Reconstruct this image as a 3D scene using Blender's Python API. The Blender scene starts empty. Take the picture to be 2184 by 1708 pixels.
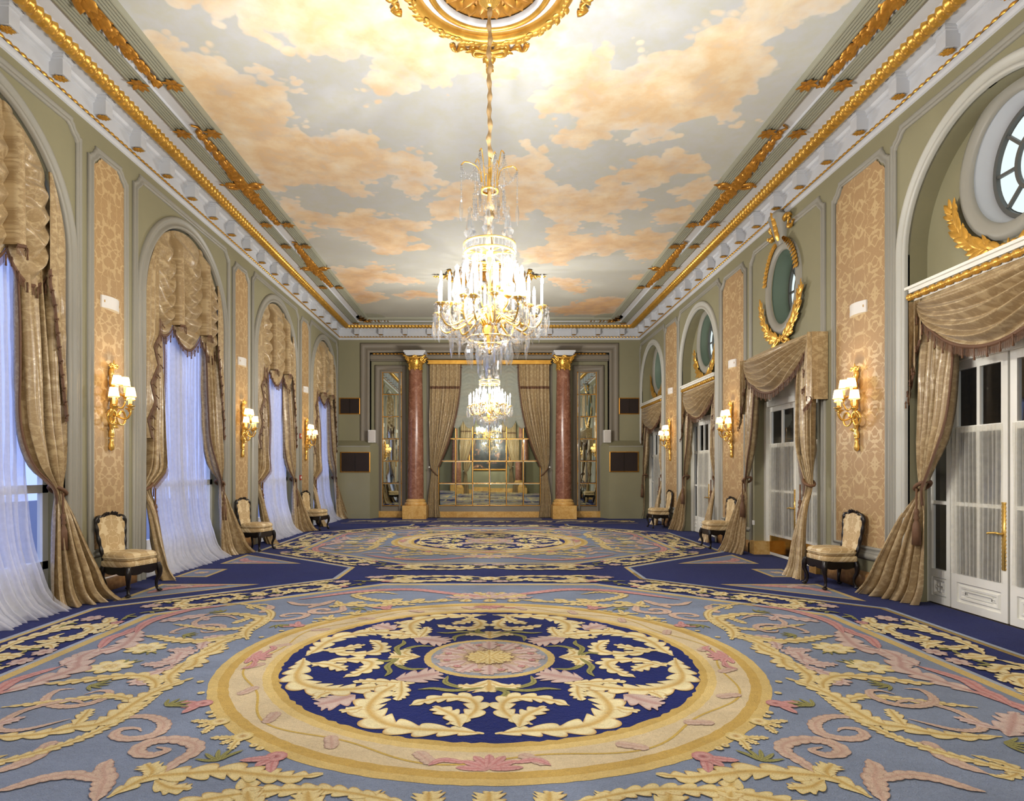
import bpy, math, random
import numpy as np
from mathutils import Matrix, Vector
random.seed(7); RNG = np.random.default_rng(7)
PI = math.pi
S = bpy.context.scene
COL = S.collection

# ------------------------------------------------------------------ camera, world, exposure
cd = bpy.data.cameras.new('camera'); cam = bpy.data.objects.new('camera', cd); COL.objects.link(cam)
cam.location = (0, 0, 1.5); cam.rotation_euler = (PI/2, 0, 0)
cd.sensor_fit = 'HORIZONTAL'; cd.sensor_width = 36; cd.lens = 22.253
cd.shift_x = 0.02198; cd.shift_y = 0.06822; cd.clip_start = 0.05; cd.clip_end = 300
S.camera = cam
S.view_settings.view_transform = 'Standard'; S.view_settings.look = 'None'
S.view_settings.gamma = 1; S.view_settings.use_curve_mapping = False
S.view_settings.exposure = 0.0
w = bpy.data.worlds.new('dusk'); S.world = w; w.use_nodes = True
w.node_tree.nodes['Background'].inputs[0].default_value = (0.36, 0.46, 0.92, 1)
w.node_tree.nodes['Background'].inputs[1].default_value = 2.2
cy = S.cycles
cy.max_bounces = 6; cy.diffuse_bounces = 4; cy.glossy_bounces = 3; cy.transmission_bounces = 4; cy.transparent_max_bounces = 12
cy.use_adaptive_sampling = True; cy.adaptive_threshold = .09
cy.caustics_reflective = False; cy.caustics_refractive = False; cy.sample_clamp_indirect = 4.0; cy.sample_clamp_direct = 0
cy.use_denoising = True
try: cy.denoiser = 'OPENIMAGEDENOISE'
except Exception: pass
CHAND_W = 165.0     # one bulb cluster of a chandelier
SCONCE_W = 4.6      # one candle bulb of a sconce
WARM = (1.0, 0.955, 0.89); AMBER = (1.0, 0.77, 0.44)

W = 4.76; D = 20.0; YR = -4.8; H = 1.5; F = 1350.0
def lamp(name, loc, power, color, radius, parent=None):
    l = bpy.data.lights.new(name, 'POINT'); l.energy = power; l.color = color; l.shadow_soft_size = radius
    o = bpy.data.objects.new(name, l); COL.objects.link(o); o.location = loc
    if parent: o.parent = parent
    return o

# ------------------------------------------------------------------ materials
def lin(c):
    return tuple(((x/255)/12.92 if x/255 <= 0.04045 else ((x/255+0.055)/1.055)**2.4) for x in c[:3])
class NT:
    def __init__(s, name):
        s.m = bpy.data.materials.new(name); s.m.use_nodes = True; s.t = s.m.node_tree
        s.b = s.t.nodes['Principled BSDF']; s.out = s.t.nodes['Material Output']
    def n(s, typ, ins=None, **kw):
        nd = s.t.nodes.new('ShaderNode'+typ)
        for k, v in kw.items(): setattr(nd, k, v)
        for k, v in (ins or {}).items(): s.set(nd.inputs[k], v)
        return nd
    def set(s, sock, v):
        if hasattr(v, 'links') or hasattr(v, 'is_output'): s.t.links.new(v, sock)
        else:
            if isinstance(v, (tuple, list)) and len(v) == 3 and sock.type == 'RGBA': v = (*v, 1)
            sock.default_value = v
    def math(s, op, a, b=0.0, c=None):
        nd = s.n('Math', operation=op); s.set(nd.inputs[0], a); s.set(nd.inputs[1], b)
        if c is not None: s.set(nd.inputs[2], c)
        return nd.outputs[0]
    def mix(s, f, a, b):
        nd = s.n('Mix', data_type='RGBA'); s.set(nd.inputs['Factor'], f); s.set(nd.inputs['A'], a) if False else None
        s.set(nd.inputs[6], a); s.set(nd.inputs[7], b); return nd.outputs[2]
    def noise(s, vec, scale, detail=3, rough=.55, dist=0.0):
        nd = s.n('TexNoise', {'Scale': scale, 'Detail': detail, 'Roughness': rough, 'Distortion': dist})
        if vec is not None: s.set(nd.inputs['Vector'], vec)
        return nd.outputs[0]
    def ramp(s, f, stops, interp='LINEAR'):
        nd = s.n('ValToRGB'); s.set(nd.inputs[0], f); cr = nd.color_ramp; cr.interpolation = interp
        while len(cr.elements) < len(stops): cr.elements.new(0.5)
        for e, (p, c) in zip(cr.elements, stops):
            e.position = p; e.color = (*c, 1) if len(c) == 3 else c
        return nd.outputs[0]
    def bump(s, h, strength=.3, dist=.01):
        nd = s.n('Bump', {'Height': h, 'Strength': strength, 'Distance': dist}); s.set(s.b.inputs['Normal'], nd.outputs[0])
    def p(s, **kw):
        for k, v in kw.items(): s.set(s.b.inputs[k.replace('_', ' ')], v)
    def pos(s): return s.n('NewGeometry').outputs['Position']
    def obc(s): return s.n('TexCoord').outputs['Object']
    def uv(s): return s.n('TexCoord').outputs['UV']
def paint(name, c, rough=.55, var=.10, bs=60, bump=.08, metal=0.0, spec=.4):
    t = NT(name); c = lin(c); ps = t.pos()
    f = t.noise(ps, 1.7, 4); g = t.noise(ps, bs, 2)
    t.p(Base_Color=t.mix(f, tuple(x*(1-var) for x in c), tuple(min(1, x*(1+var)) for x in c)), Roughness=rough, Metallic=metal)
    t.b.inputs['Specular IOR Level'].default_value = spec
    t.bump(g, bump, .004); return t.m
def gold(name, c1, c2, rough=.3):
    t = NT(name); ps = t.pos(); f = t.noise(ps, 9, 4)
    t.p(Base_Color=t.mix(f, lin(c1), lin(c2)), Roughness=t.math('MULTIPLY_ADD', f, .25, rough-.1), Metallic=.72)
    t.bump(t.noise(ps, 70, 3), .25, .004); return t.m
M = {}
M['wall'] = paint('sage wall paint', (142, 138, 110), .6, .07)
M['wall_back'] = M['wall']
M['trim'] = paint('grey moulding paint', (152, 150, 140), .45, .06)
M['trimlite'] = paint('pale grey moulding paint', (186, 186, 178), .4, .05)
M['mauve'] = paint('taupe frame paint', (130, 122, 108), .5, .06)
M['cornice'] = paint('blue white cornice plaster', (206, 209, 214), .55, .05)
M['reed'] = paint('grey reeded plaster', (150, 150, 132), .55, .05)
M['white'] = paint('white joinery paint', (240, 239, 230), .35, .03, spec=.5)
M['plastic'] = paint('white plastic', (232, 230, 226), .4, .02)
M['dark'] = paint('dark grille cloth', (38, 26, 22), .7, .2)
M['wood'] = paint('ebonised carved wood', (22, 16, 15), .3, .4, 90, .2, spec=.5)
M['red'] = paint('red plastic', (165, 30, 30), .4, .03)
M['niche'] = paint('green grey reveal paint', (104, 120, 104), .55, .08)
M['muntin'] = paint('dark grey window bars', (88, 88, 84), .45, .05)
M['room'] = paint('dim corridor plaster', (120, 108, 86), .8, .1)
M['street'] = paint('wet street asphalt', (60, 66, 84), .5, .2)
M['fringe'] = paint('brown silk fringe', (104, 74, 54), .6, .25, 220, .3)
M['rope'] = paint('brown silk cord', (110, 80, 58), .6, .25, 220, .3)
M['sleeve'] = paint('gathered tan silk sleeve', (196, 166, 120), .55, .2, 90, .3)
M['brass'] = gold('polished brass', (226, 178, 80), (250, 210, 120), .2)
M['gilt'] = gold('water gilding', (196, 140, 48), (240, 194, 96), .32)
M['giltdark'] = gold('aged gilding', (168, 112, 40), (222, 164, 72), .34)
def marble(name, stops, scale, rough, spec=.5):
    t = NT(name); ps = t.pos(); f = t.noise(ps, scale, 8, .7); g = t.noise(ps, scale*.12, 4, .6, 1.0)
    h = t.math('MULTIPLY_ADD', g, .5, t.math('MULTIPLY', f, .5))
    t.p(Base_Color=t.ramp(h, stops), Roughness=rough); return t.m
M['redmarble'] = marble('red breccia marble', [(.30, lin((88, 50, 38))), (.45, lin((130, 84, 64))), (.55, lin((148, 102, 80))), (.68, lin((190, 152, 130)))], 60, .25)
M['yelmarble'] = marble('yellow marble', [(.3, lin((176, 128, 62))), (.5, lin((212, 168, 96))), (.7, lin((232, 198, 136)))], 22, .25)
M['brownmarble'] = marble('brown marble', [(.3, lin((112, 78, 46))), (.5, lin((158, 118, 72))), (.7, lin((196, 158, 108)))], 18, .3)
def damask(name, dark, light, rough, pu, pv, k, sheen=.0, amt=1.0, fine=1.0, bump=.15, patch=False):
    t = NT(name); uv = t.uv(); sx = t.n('SeparateXYZ', {0: uv})
    u = t.math('PINGPONG', sx.outputs[0], pu/2); v0 = t.math('ADD', sx.outputs[1], 0.0)
    v = t.math('PINGPONG', v0, pv/2)
    # mirrored coordinates fold every noise into a symmetric floral figure
    cv = t.n('CombineXYZ', {0: u, 1: v, 2: k}).outputs[0]
    big = t.noise(cv, 2.6/pu, 1.5, .5, .8); wq = t.n('TexNoise', {'Vector': cv, 'Scale': 9/pu, 'Detail': 1}).outputs[1]
    wv = t.n('VectorMath', {0: cv, 1: t.n('VectorMath', {0: wq, 1: (.13*pu,)*3}, operation='MULTIPLY').outputs[0]}, operation='ADD').outputs[0]
    vo = t.n('TexVoronoi', {'Vector': wv, 'Scale': 4.6/pu}, feature='DISTANCE_TO_EDGE').outputs[0]
    h = t.math('SUBTRACT', t.math('MULTIPLY_ADD', t.math('MAXIMUM', 0.0, t.math('SUBTRACT', big, .44)), .75, .022), vo)
    m = t.ramp(t.math('ADD', h, .5), [(.49, (0, 0, 0)), (.51, (1, 1, 1))])
    if patch: m = t.ramp(t.noise(wv, 6.5/pu, 3, .6, .6), [(.47, (0, 0, 0)), (.60, (1, 1, 1))])
    vein = t.ramp(t.noise(cv, 17/pu, 1, .5, 1.4), [(.45, (0, 0, 0)), (.49, (1, 1, 1)), (.51, (1, 1, 1)), (.55, (0, 0, 0))])
    f = t.math('MINIMUM', 1.0, t.math('ADD', m, t.math('MULTIPLY', vein, .28)))
    weave = t.noise(t.n('VectorMath', {0: uv, 1: (900, 120, 1)}, operation='MULTIPLY').outputs[0], 1, 1)
    base = t.mix(t.math('MULTIPLY', f, amt), lin(dark), lin(light))
    t.p(Base_Color=base, Roughness=t.math('MULTIPLY_ADD', f, -.14, rough), Metallic=0.0)
    t.b.inputs['Specular IOR Level'].default_value = .5
    if sheen: t.b.inputs['Sheen Weight'].default_value = sheen
    t.bump(t.math('ADD', t.math('MULTIPLY', weave, .3), f), bump, .002); return t.m
M['damask'] = damask('tan silk wall damask', (172, 140, 96), (196, 168, 122), .55, .60, .95, .3)
M['damask_r'] = damask('tan silk wall damask wide', (168, 136, 96), (194, 168, 124), .55, .66, 1.05, 1.7)
M['curtain'] = damask('gold satin damask', (158, 134, 96), (212, 192, 152), .38, .50, .70, 4.1, .1, .62, patch=True)
M['chairdamask'] = damask('gold chair damask', (190, 162, 116), (222, 202, 160), .5, .40, .56, 6.2)
def sheer(name, c, alpha, tint=(1, 1, 1)):
    t = NT(name); c = lin(c)
    tr = t.n('BsdfTransparent', {0: (*tint, 1)}); tl = t.n('BsdfTranslucent', {0: (*c, 1)}); df = t.n('BsdfDiffuse', {0: (*c, 1)})
    mx = t.n('MixShader', {0: .5, 1: tl.outputs[0], 2: df.outputs[0]}); weave = t.noise(t.pos(), 14, 3)
    a = t.math('MULTIPLY_ADD', weave, .25, alpha-.12)
    m2 = t.n('MixShader', {0: a, 1: tr.outputs[0], 2: mx.outputs[0]}); t.t.links.new(m2.outputs[0], t.out.inputs[0]); return t.m
M['sheer'] = sheer('white voile', (234, 236, 246), .62)
M['doorsheer'] = sheer('cream net', (238, 236, 226), .46)
M['blind'] = sheer('grey green voile', (226, 230, 216), .76)
def glassm(name, c, rough=.0, mixg=.12):
    t = NT(name); tr = t.n('BsdfTransparent', {0: (*lin(c), 1)}); gl = t.n('BsdfGlossy', {0: (1, 1, 1, 1), 1: rough})
    m = t.n('MixShader', {0: mixg, 1: tr.outputs[0], 2: gl.outputs[0]}); t.t.links.new(m.outputs[0], t.out.inputs[0]); return t.m
M['glass'] = glassm('window glass', (238, 244, 250))
t = NT('cut crystal'); fr = t.n('LayerWeight', {0: .45}).outputs[1]
tr = t.n('BsdfTransparent', {0: (.93, .95, .98, 1)}); gl = t.n('BsdfGlossy', {0: (.85, .87, .9, 1), 1: .08}); df = t.n('BsdfTranslucent', {0: (.95, .95, .93, 1)}); d2 = t.n('BsdfDiffuse', {0: (.95, .95, .93, 1)})
ad = t.n('MixShader', {0: .5, 1: df.outputs[0], 2: d2.outputs[0]}); m1 = t.n('MixShader', {0: .10, 1: gl.outputs[0], 2: ad.outputs[0]})
m2 = t.n('MixShader', {0: t.math('MULTIPLY_ADD', fr, .70, .12), 1: tr.outputs[0], 2: m1.outputs[0]}); t.t.links.new(m2.outputs[0], t.out.inputs[0]); M['crystal'] = t.m
t = NT('cut crystal near flame'); fr = t.n('LayerWeight', {0: .45}).outputs[1]
tr = t.n('BsdfTransparent', {0: (.95, .96, .98, 1)}); gl = t.n('BsdfGlossy', {0: (.7, .72, .75, 1), 1: .08})
m2 = t.n('MixShader', {0: t.math('MULTIPLY_ADD', fr, .45, .05), 1: tr.outputs[0], 2: gl.outputs[0]}); t.t.links.new(m2.outputs[0], t.out.inputs[0]); M['crystal_clear'] = t.m
t = NT('silvered mirror'); t.p(Base_Color=(.60, .66, .60), Metallic=1.0, Roughness=.015); M['mirror'] = t.m
def emit(name, c, k):
    t = NT(name); e = t.n('Emission', {0: (*lin(c), 1), 1: k}); t.t.links.new(e.outputs[0], t.out.inputs[0])
    try: t.m.cycles.emission_sampling = 'NONE'
    except Exception: pass
    return t.m
t = NT('lit candle bulb'); a = t.n('AddShader', {0: t.n('BsdfTransparent').outputs[0], 1: t.n('Emission', {0: (1, .93, .8, 1), 1: 18}).outputs[0]}); t.t.links.new(a.outputs[0], t.out.inputs[0]); t.m.cycles.emission_sampling = 'NONE'; M['bulb'] = t.m
M['lamplit'] = emit('lit lamp behind glass', (255, 190, 90), 4)
M['frost'] = emit('daylit frosted glass', (236, 250, 250), 1.05)
t = NT('pleated silk shade'); tl = t.n('BsdfTranslucent', {0: (*lin((255, 236, 190)), 1)}); df = t.n('BsdfDiffuse', {0: (*lin((250, 232, 190)), 1)}); em = t.n('Emission', {0: (*lin((255, 226, 160)), 1), 1: .42})
a = t.n('MixShader', {0: .4, 1: tl.outputs[0], 2: df.outputs[0]}); b = t.n('AddShader', {0: a.outputs[0], 1: em.outputs[0]}); t.t.links.new(b.outputs[0], t.out.inputs[0]); t.m.cycles.emission_sampling = 'NONE'; M['shade'] = t.m
# hand tufted carpet: vertex colour gives the woven figure, noise the pile
t = NT('tufted wool carpet'); ca = t.n('VertexColor', layer_name='Col').outputs[0]; ps = t.pos()
pile = t.noise(ps, 130, 2); wear = t.noise(t.n('VectorMath', {0: ps, 1: (1, 2.2, 1)}, operation='MULTIPLY').outputs[0], 2.2, 4, .6); fl = t.noise(ps, 38, 2)
k = t.math('ADD', t.math('MULTIPLY_ADD', pile, .40, .58), t.math('ADD', t.math('MULTIPLY_ADD', wear, .34, -.17), t.math('MULTIPLY_ADD', fl, .24, -.12)))
t.p(Base_Color=t.n('VectorMath', {0: ca, 1: t.n('CombineXYZ', {0: k, 1: k, 2: k}).outputs[0]}, operation='MULTIPLY').outputs[0], Roughness=.95)
t.b.inputs['Specular IOR Level'].default_value = .05; t.b.inputs['Sheen Weight'].default_value = .08
t.bump(t.math('ADD', pile, fl), .6, .012); M['carpet'] = t.m
# painted mural: 'Dens' holds the painted clouds' layout, the nodes paint the brushwork and chandelier light
t = NT('painted cloud mural'); at = t.n('Attribute', attribute_name='Dens').outputs['Fac']; ps = t.pos()
warp = t.n('TexNoise', {'Vector': ps, 'Scale': 1.1, 'Detail': 3}).outputs[1]
pw = t.n('VectorMath', {0: ps, 1: t.n('VectorMath', {0: warp, 1: (.35, .35, .35)}, operation='MULTIPLY').outputs[0]}, operation='ADD').outputs[0]
vo = t.n('TexVoronoi', {'Vector': pw, 'Scale': 2.6, 'Smoothness': .25}, feature='SMOOTH_F1').outputs[0]; vo2 = t.n('TexVoronoi', {'Vector': pw, 'Scale': 7.0, 'Smoothness': .2}, feature='SMOOTH_F1').outputs[0]
n1 = t.noise(pw, 1.6, 6, .6); n2 = t.noise(ps, 5, 6, .65); n3 = t.noise(ps, .55, 2)
puff = t.math('ADD', t.math('MULTIPLY_ADD', vo, -.40, .19), t.math('MULTIPLY_ADD', vo2, -.26, .11))
d = t.math('ADD', at, t.math('ADD', puff, t.math('MULTIPLY_ADD', n1, .34, -.17)))
mask = t.ramp(t.math('ADD', d, .5), [(.46, (0, 0, 0)), (.52, (.85, .85, .85)), (.60, (1, 1, 1))])
deep = t.ramp(d, [(.0, (0, 0, 0)), (.34, (1, 1, 1))])
sy = t.n('SeparateXYZ', {0: ps}).outputs[1]; far = t.ramp(t.math('MULTIPLY_ADD', sy, 1/12.0, -.46), [(0, (0, 0, 0)), (1, (1, 1, 1))])  # near end painted paler, far end deeper: chandelier light put into the colour
sky = t.mix(n1, lin((198, 201, 198)), lin((214, 219, 228))); sky = t.mix(t.ramp(n2, [(.4, (0, 0, 0)), (.7, (1, 1, 1))]), sky, lin((204, 206, 194)))
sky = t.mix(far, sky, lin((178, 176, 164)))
tone = t.math('ADD', t.math('MULTIPLY', n1, .7), t.math('MULTIPLY', vo, .35))
nearc = t.ramp(t.math('MULTIPLY_ADD', n2, .35, t.math('MULTIPLY', tone, .75)), [(.30, lin((252, 248, 236))), (.48, lin((246, 232, 202))), (.64, lin((238, 210, 166))), (.8, lin((226, 212, 194)))])
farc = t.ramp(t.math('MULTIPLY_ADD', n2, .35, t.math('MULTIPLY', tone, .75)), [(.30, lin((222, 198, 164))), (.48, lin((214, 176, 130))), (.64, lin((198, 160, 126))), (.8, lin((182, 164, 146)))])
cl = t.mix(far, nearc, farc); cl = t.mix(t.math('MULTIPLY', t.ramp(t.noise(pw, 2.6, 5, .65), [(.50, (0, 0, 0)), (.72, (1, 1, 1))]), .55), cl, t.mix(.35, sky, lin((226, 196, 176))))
rim = t.math('MULTIPLY', t.math('SUBTRACT', 1.0, deep), t.ramp(t.noise(ps, 1.0, 2), [(.42, (.15, .15, .15)), (.62, (1, 1, 1))]))
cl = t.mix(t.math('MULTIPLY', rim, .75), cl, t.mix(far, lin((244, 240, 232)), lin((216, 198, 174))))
t.p(Base_Color=t.mix(mask, sky, cl), Roughness=.75); t.b.inputs['Specular IOR Level'].default_value = .15
t.bump(t.noise(ps, 120, 2), .06, .004); M['mural'] = t.m
t = NT('dark still life canvas'); ps = t.pos(); f = t.noise(ps, 3.2, 5, .6); 
t.p(Base_Color=t.ramp(f, [(.40, lin((22, 22, 22))), (.56, lin((40, 36, 30))), (.63, lin((120, 70, 40))), (.72, lin((190, 150, 110)))]), Roughness=.35); M['canvas'] = t.m
t = NT('door plate brass'); t.p(Base_Color=lin((196, 150, 66)), Metallic=1.0, Roughness=.12); M['plate'] = t.m

# ------------------------------------------------------------------ mesh builder
class MB:
    def __init__(s): s.v = []; s.q = []; s.tr = []; s.c = []; s.u = []; s.n = 0
    def add(s, v, quads=None, tris=None, col=None, uv=None):
        v = np.asarray(v, float).reshape(-1, 3); k = len(v)
        if quads is not None and len(quads): s.q.append(np.asarray(quads, int).reshape(-1, 4)+s.n)
        if tris is not None and len(tris): s.tr.append(np.asarray(tris, int).reshape(-1, 3)+s.n)
        s.v.append(v); s.n += k
        c = np.ones((k, 3)) if col is None else np.broadcast_to(np.asarray(col, float).reshape(-1, 3), (k, 3)); s.c.append(c)
        s.u.append(np.zeros((k, 2)) if uv is None else np.asarray(uv, float).reshape(-1, 2)); return s
    def grid(s, P, cu=False, cv=False, col=None, uv=None):
        P = np.asarray(P, float); n, m = P.shape[:2]; I = np.arange(n*m).reshape(n, m)
        if cu: I = np.vstack([I, I[:1]])
        if cv: I = np.hstack([I, I[:, :1]])
        q = np.stack([I[:-1, :-1], I[1:, :-1], I[1:, 1:], I[:-1, 1:]], -1).reshape(-1, 4)
        return s.add(P.reshape(-1, 3), q, None, col, uv)
    def box(s, lo, hi):
        (x0, y0, z0), (x1, y1, z1) = lo, hi
        v = [(x0, y0, z0), (x1, y0, z0), (x1, y1, z0), (x0, y1, z0), (x0, y0, z1), (x1, y0, z1), (x1, y1, z1), (x0, y1, z1)]
        q = [(0, 3, 2, 1), (4, 5, 6, 7), (0, 1, 5, 4), (1, 2, 6, 5), (2, 3, 7, 6), (3, 0, 4, 7)]
        uv = [(a[0]+a[1], a[2]) for a in v]
        return s.add(v, q, None, None, uv)
    def tube(s, pts, r, n=8, cap=True, fl=1.0):
        P = np.asarray(pts, float); k = len(P); r = np.broadcast_to(np.asarray(r, float), (k,))
        T = np.gradient(P, axis=0); T /= np.linalg.norm(T, axis=1)[:, None]+1e-9
        ref = np.array([0, 0, 1.0]) if abs(T[:, 2]).mean() < .8 else np.array([1.0, 0, 0])
        A = np.cross(T, ref); A /= np.linalg.norm(A, axis=1)[:, None]+1e-9; B = np.cross(T, A)
        th = np.linspace(0, 2*PI, n, endpoint=False)
        G = P[:, None]+r[:, None, None]*(A[:, None]*np.cos(th)[None, :, None]+fl*B[:, None]*np.sin(th)[None, :, None])
        base = s.n; s.grid(G, cv=True)
        if cap:
            for row, ctr in ((0, P[0]), (k-1, P[-1])):
                i = s.n; s.add([ctr]); ring = base+row*n+np.arange(n)
                s.tr.append(np.stack([ring, np.roll(ring, -1), np.full(n, i)], 1))
        return s
    def lathe(s, prof, n=16, c=(0, 0, 0), axis='z', sq=None, flat=1.0):
        p = np.asarray(prof, float); th = np.linspace(0, 2*PI, n, endpoint=False)
        x = p[:, :1]*np.cos(th); y = p[:, :1]*np.sin(th)*flat; z = np.repeat(p[:, 1:2], n, 1)
        G = np.stack([x, y, z], -1)
        if axis == 'y': G = G[..., [0, 2, 1]]
        if axis == 'x': G = G[..., [2, 0, 1]]
        return s.grid(G+np.asarray(c, float), cv=True)
    def map(s, f):
        s.v = [f(v) for v in s.v]; return s
    def join(s, o, f=None):
        for v, c, u in zip(o.v, o.c, o.u): s.v.append(v if f is None else f(v)); s.c.append(c); s.u.append(u)
        s.q += [q+s.n for q in o.q]; s.tr += [q+s.n for q in o.tr]; s.n += o.n; return s
    def mesh(s, name, mat, smooth=True, inv=None, colors=False):
        V = np.concatenate(s.v) if s.v else np.zeros((0, 3))
        if inv is not None:
            A = np.array(inv); V = V@A[:3, :3].T+A[:3, 3]
        q = np.concatenate(s.q) if s.q else np.zeros((0, 4), int); tr = np.concatenate(s.tr) if s.tr else np.zeros((0, 3), int)
        me = bpy.data.meshes.new(name); me.vertices.add(len(V)); me.vertices.foreach_set('co', V.ravel())
        L = np.concatenate([q.ravel(), tr.ravel()]); me.loops.add(len(L)); me.loops.foreach_set('vertex_index', L.astype(np.int32))
        st = np.concatenate([np.arange(len(q))*4, len(q)*4+np.arange(len(tr))*3]).astype(np.int32)
        me.polygons.add(len(st)); me.polygons.foreach_set('loop_start', st)
        me.polygons.foreach_set('use_smooth', np.full(len(st), smooth))
        ul = me.uv_layers.new(name='UVMap'); ul.data.foreach_set('uv', np.concatenate(s.u)[L].astype(np.float32).ravel())
        if colors:
            ca = me.color_attributes.new('Col', 'FLOAT_COLOR', 'POINT'); C4 = np.ones((len(V), 4), np.float32); C4[:, :3] = np.concatenate(s.c); ca.data.foreach_set('color', C4.ravel())
        me.update(calc_edges=True); me.validate(); me.materials.append(mat); return me
def mw(o):
    m = o.matrix_basis.copy()
    if o.parent: m = mw(o.parent)@o.matrix_parent_inverse@m
    return m
def obj(name, mb, mat, parent=None, smooth=True, kind=None, colors=False, label=None):
    """one mesh object; vertices are given in world space (of the prototype)"""
    m = M[mat] if isinstance(mat, str) else mat
    inv = mw(parent).inverted() if parent else None
    o = bpy.data.objects.new(name, mb.mesh(name, m, smooth, inv, colors)); COL.objects.link(o)
    if parent: o.parent = parent
    if kind: o['kind'] = kind
    if label: o['label'] = label
    return o
def inst(o, parent, mat4, name=None):
    """another object that shares o's mesh, placed by mat4 (world of the prototype)"""
    c = o.copy(); COL.objects.link(c); c.parent = parent
    c.matrix_basis = (mw(parent).inverted() if parent else Matrix())@mat4
    return c
def tag(o, label, cat, group=None):
    o['label'] = label; o['category'] = cat
    if group: o['group'] = group
    return o
def thing(name, label, cat, loc=(0, 0, 0), rz=0, group=None):
    o = bpy.data.objects.new(name, None); COL.objects.link(o); o.location = loc; o.rotation_euler = (0, 0, rz); o.empty_display_size = .1
    return tag(o, label, cat, group)
def struct(name, loc=(0, 0, 0)):
    o = bpy.data.objects.new(name, None); COL.objects.link(o); o.location = loc; o['kind'] = 'structure'; return o
def dup(root, label=None, loc=None, rz=None, scale=None):
    kids = {}
    for o in COL.objects: kids.setdefault(o.parent, []).append(o)
    def rec(o, par):
        c = o.copy(); COL.objects.link(c); c.parent = par
        for k in kids.get(o, []): rec(k, c)
        return c
    r = rec(root, None)
    if label: r['label'] = label
    if loc is not None: r.location = loc
    if rz is not None: r.rotation_euler = (0, 0, rz)
    if scale: r.scale = (scale,)*3
    return r
def T(x, y, z, rz=0.0, s=1.0): return Matrix.Translation((x, y, z))@Matrix.Rotation(rz, 4, 'Z')@Matrix.Scale(s, 4)
# wall-local coordinates are (along, out of the wall, up)
def LW(v): v = np.asarray(v, float); return np.stack([-W+v[..., 1], v[..., 0], v[..., 2]], -1)
def RW(v): v = np.asarray(v, float); return np.stack([W-v[..., 1], v[..., 0], v[..., 2]], -1)
def BW(v): v = np.asarray(v, float); return np.stack([v[..., 0], D-v[..., 1], v[..., 2]], -1)
def FW(v): v = np.asarray(v, float); return np.stack([v[..., 0], YR+v[..., 1], v[..., 2]], -1)
def cat(pts, n):
    """Catmull-Rom through the points, n samples evenly spread over the parameter by chord length"""
    P = np.asarray(pts, float)
    if len(P) == 2: return P[0]+(P[1]-P[0])*np.linspace(0, 1, n)[:, None]
    Q = np.vstack([2*P[0]-P[1], P, 2*P[-1]-P[-2]]); L = np.concatenate([[0], np.cumsum(np.linalg.norm(np.diff(P, axis=0), axis=1)+1e-6)])
    t = np.linspace(0, L[-1], n); i = np.clip(np.searchsorted(L, t, 'right')-1, 0, len(P)-2); u = ((t-L[i])/(L[i+1]-L[i]))[:, None]
    a, b, c, d = Q[i], Q[i+1], Q[i+2], Q[i+3]
    return .5*((2*b)+(-a+c)*u+(2*a-5*b+4*c-d)*u*u+(-a+3*b-3*c+d)*u**3)
def sweep(mb, path, prof, closed=False):
    """path (k,2) in a wall plane; prof (offset to the left of travel, height off the plane); result columns (a, n, z)"""
    P = np.asarray(path, float); k = len(P)
    d = (np.roll(P, -1, 0)-P) if closed else np.diff(P, axis=0)
    d /= np.linalg.norm(d, axis=1)[:, None]+1e-9; nr = np.stack([-d[:, 1], d[:, 0]], 1)
    if closed: n0 = np.roll(nr, 1, 0); n1 = nr
    else: n0 = np.vstack([nr[:1], nr]); n1 = np.vstack([nr, nr[-1:]])
    mm = n0+n1; mm /= np.maximum(.25, (mm*mm).sum(1)/2)[:, None]
    pr = np.asarray(prof, float)
    a = P[:, None, 0]+mm[:, None, 0]*pr[None, :, 0]; z = P[:, None, 1]+mm[:, None, 1]*pr[None, :, 0]; n = np.broadcast_to(pr[None, :, 1], a.shape)
    return mb.grid(np.stack([a, n, z], -1), cu=closed)
def notch(a0, a1, z0, z1, r=.12):
    """rectangle outline with concave top corners, counter-clockwise from the bottom right"""
    th = np.linspace(0, PI/2, 6)
    p = [(a1, z0), (a1, z1-r-.03), (a1-.02, z1-r-.03)]+[(a1-.0-(r)*math.sin(t)-.0, z1-r*math.cos(t)) for t in th[1:-1]]+[(a1-r-.03, z1-.02), (a1-r-.03, z1)]
    q = [(a0+a1-x, z) for x, z in p][::-1]
    return np.array(p+q)
def arch(c, r, zs, z0, n=32):
    th = np.linspace(0, PI, n); return np.vstack([[(c+r, z0)], np.stack([c+r*np.cos(th), zs+r*np.sin(th)], 1), [(c-r, z0)]])
MOULD = [(-.05, 0), (-.05, .018), (-.035, .03), (-.02, .03), (-.012, .016), (.012, .016), (.02, .034), (.04, .034), (.05, .014), (.05, 0)]
def pillow(mb, c, size, e=.45, n=14, m=20, uvk=1.0):
    u = np.linspace(-PI/2, PI/2, n)[:, None]; v = np.linspace(0, 2*PI, m, endpoint=False)[None]
    sp = lambda x, p: np.sign(x)*np.abs(x)**p
    x = sp(np.cos(u), e)*sp(np.cos(v), e); y = sp(np.cos(u), e)*sp(np.sin(v), e); z = sp(np.sin(u), e*1.6)+0*v
    P = np.stack([c[0]+x*size[0]/2, c[1]+y*size[1]/2, c[2]+z*size[2]/2], -1)
    return mb.grid(P, cv=True, uv=np.stack([P[..., 0]-c[0], P[..., 1]-c[1]+P[..., 2]], -1)*uvk)
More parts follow.
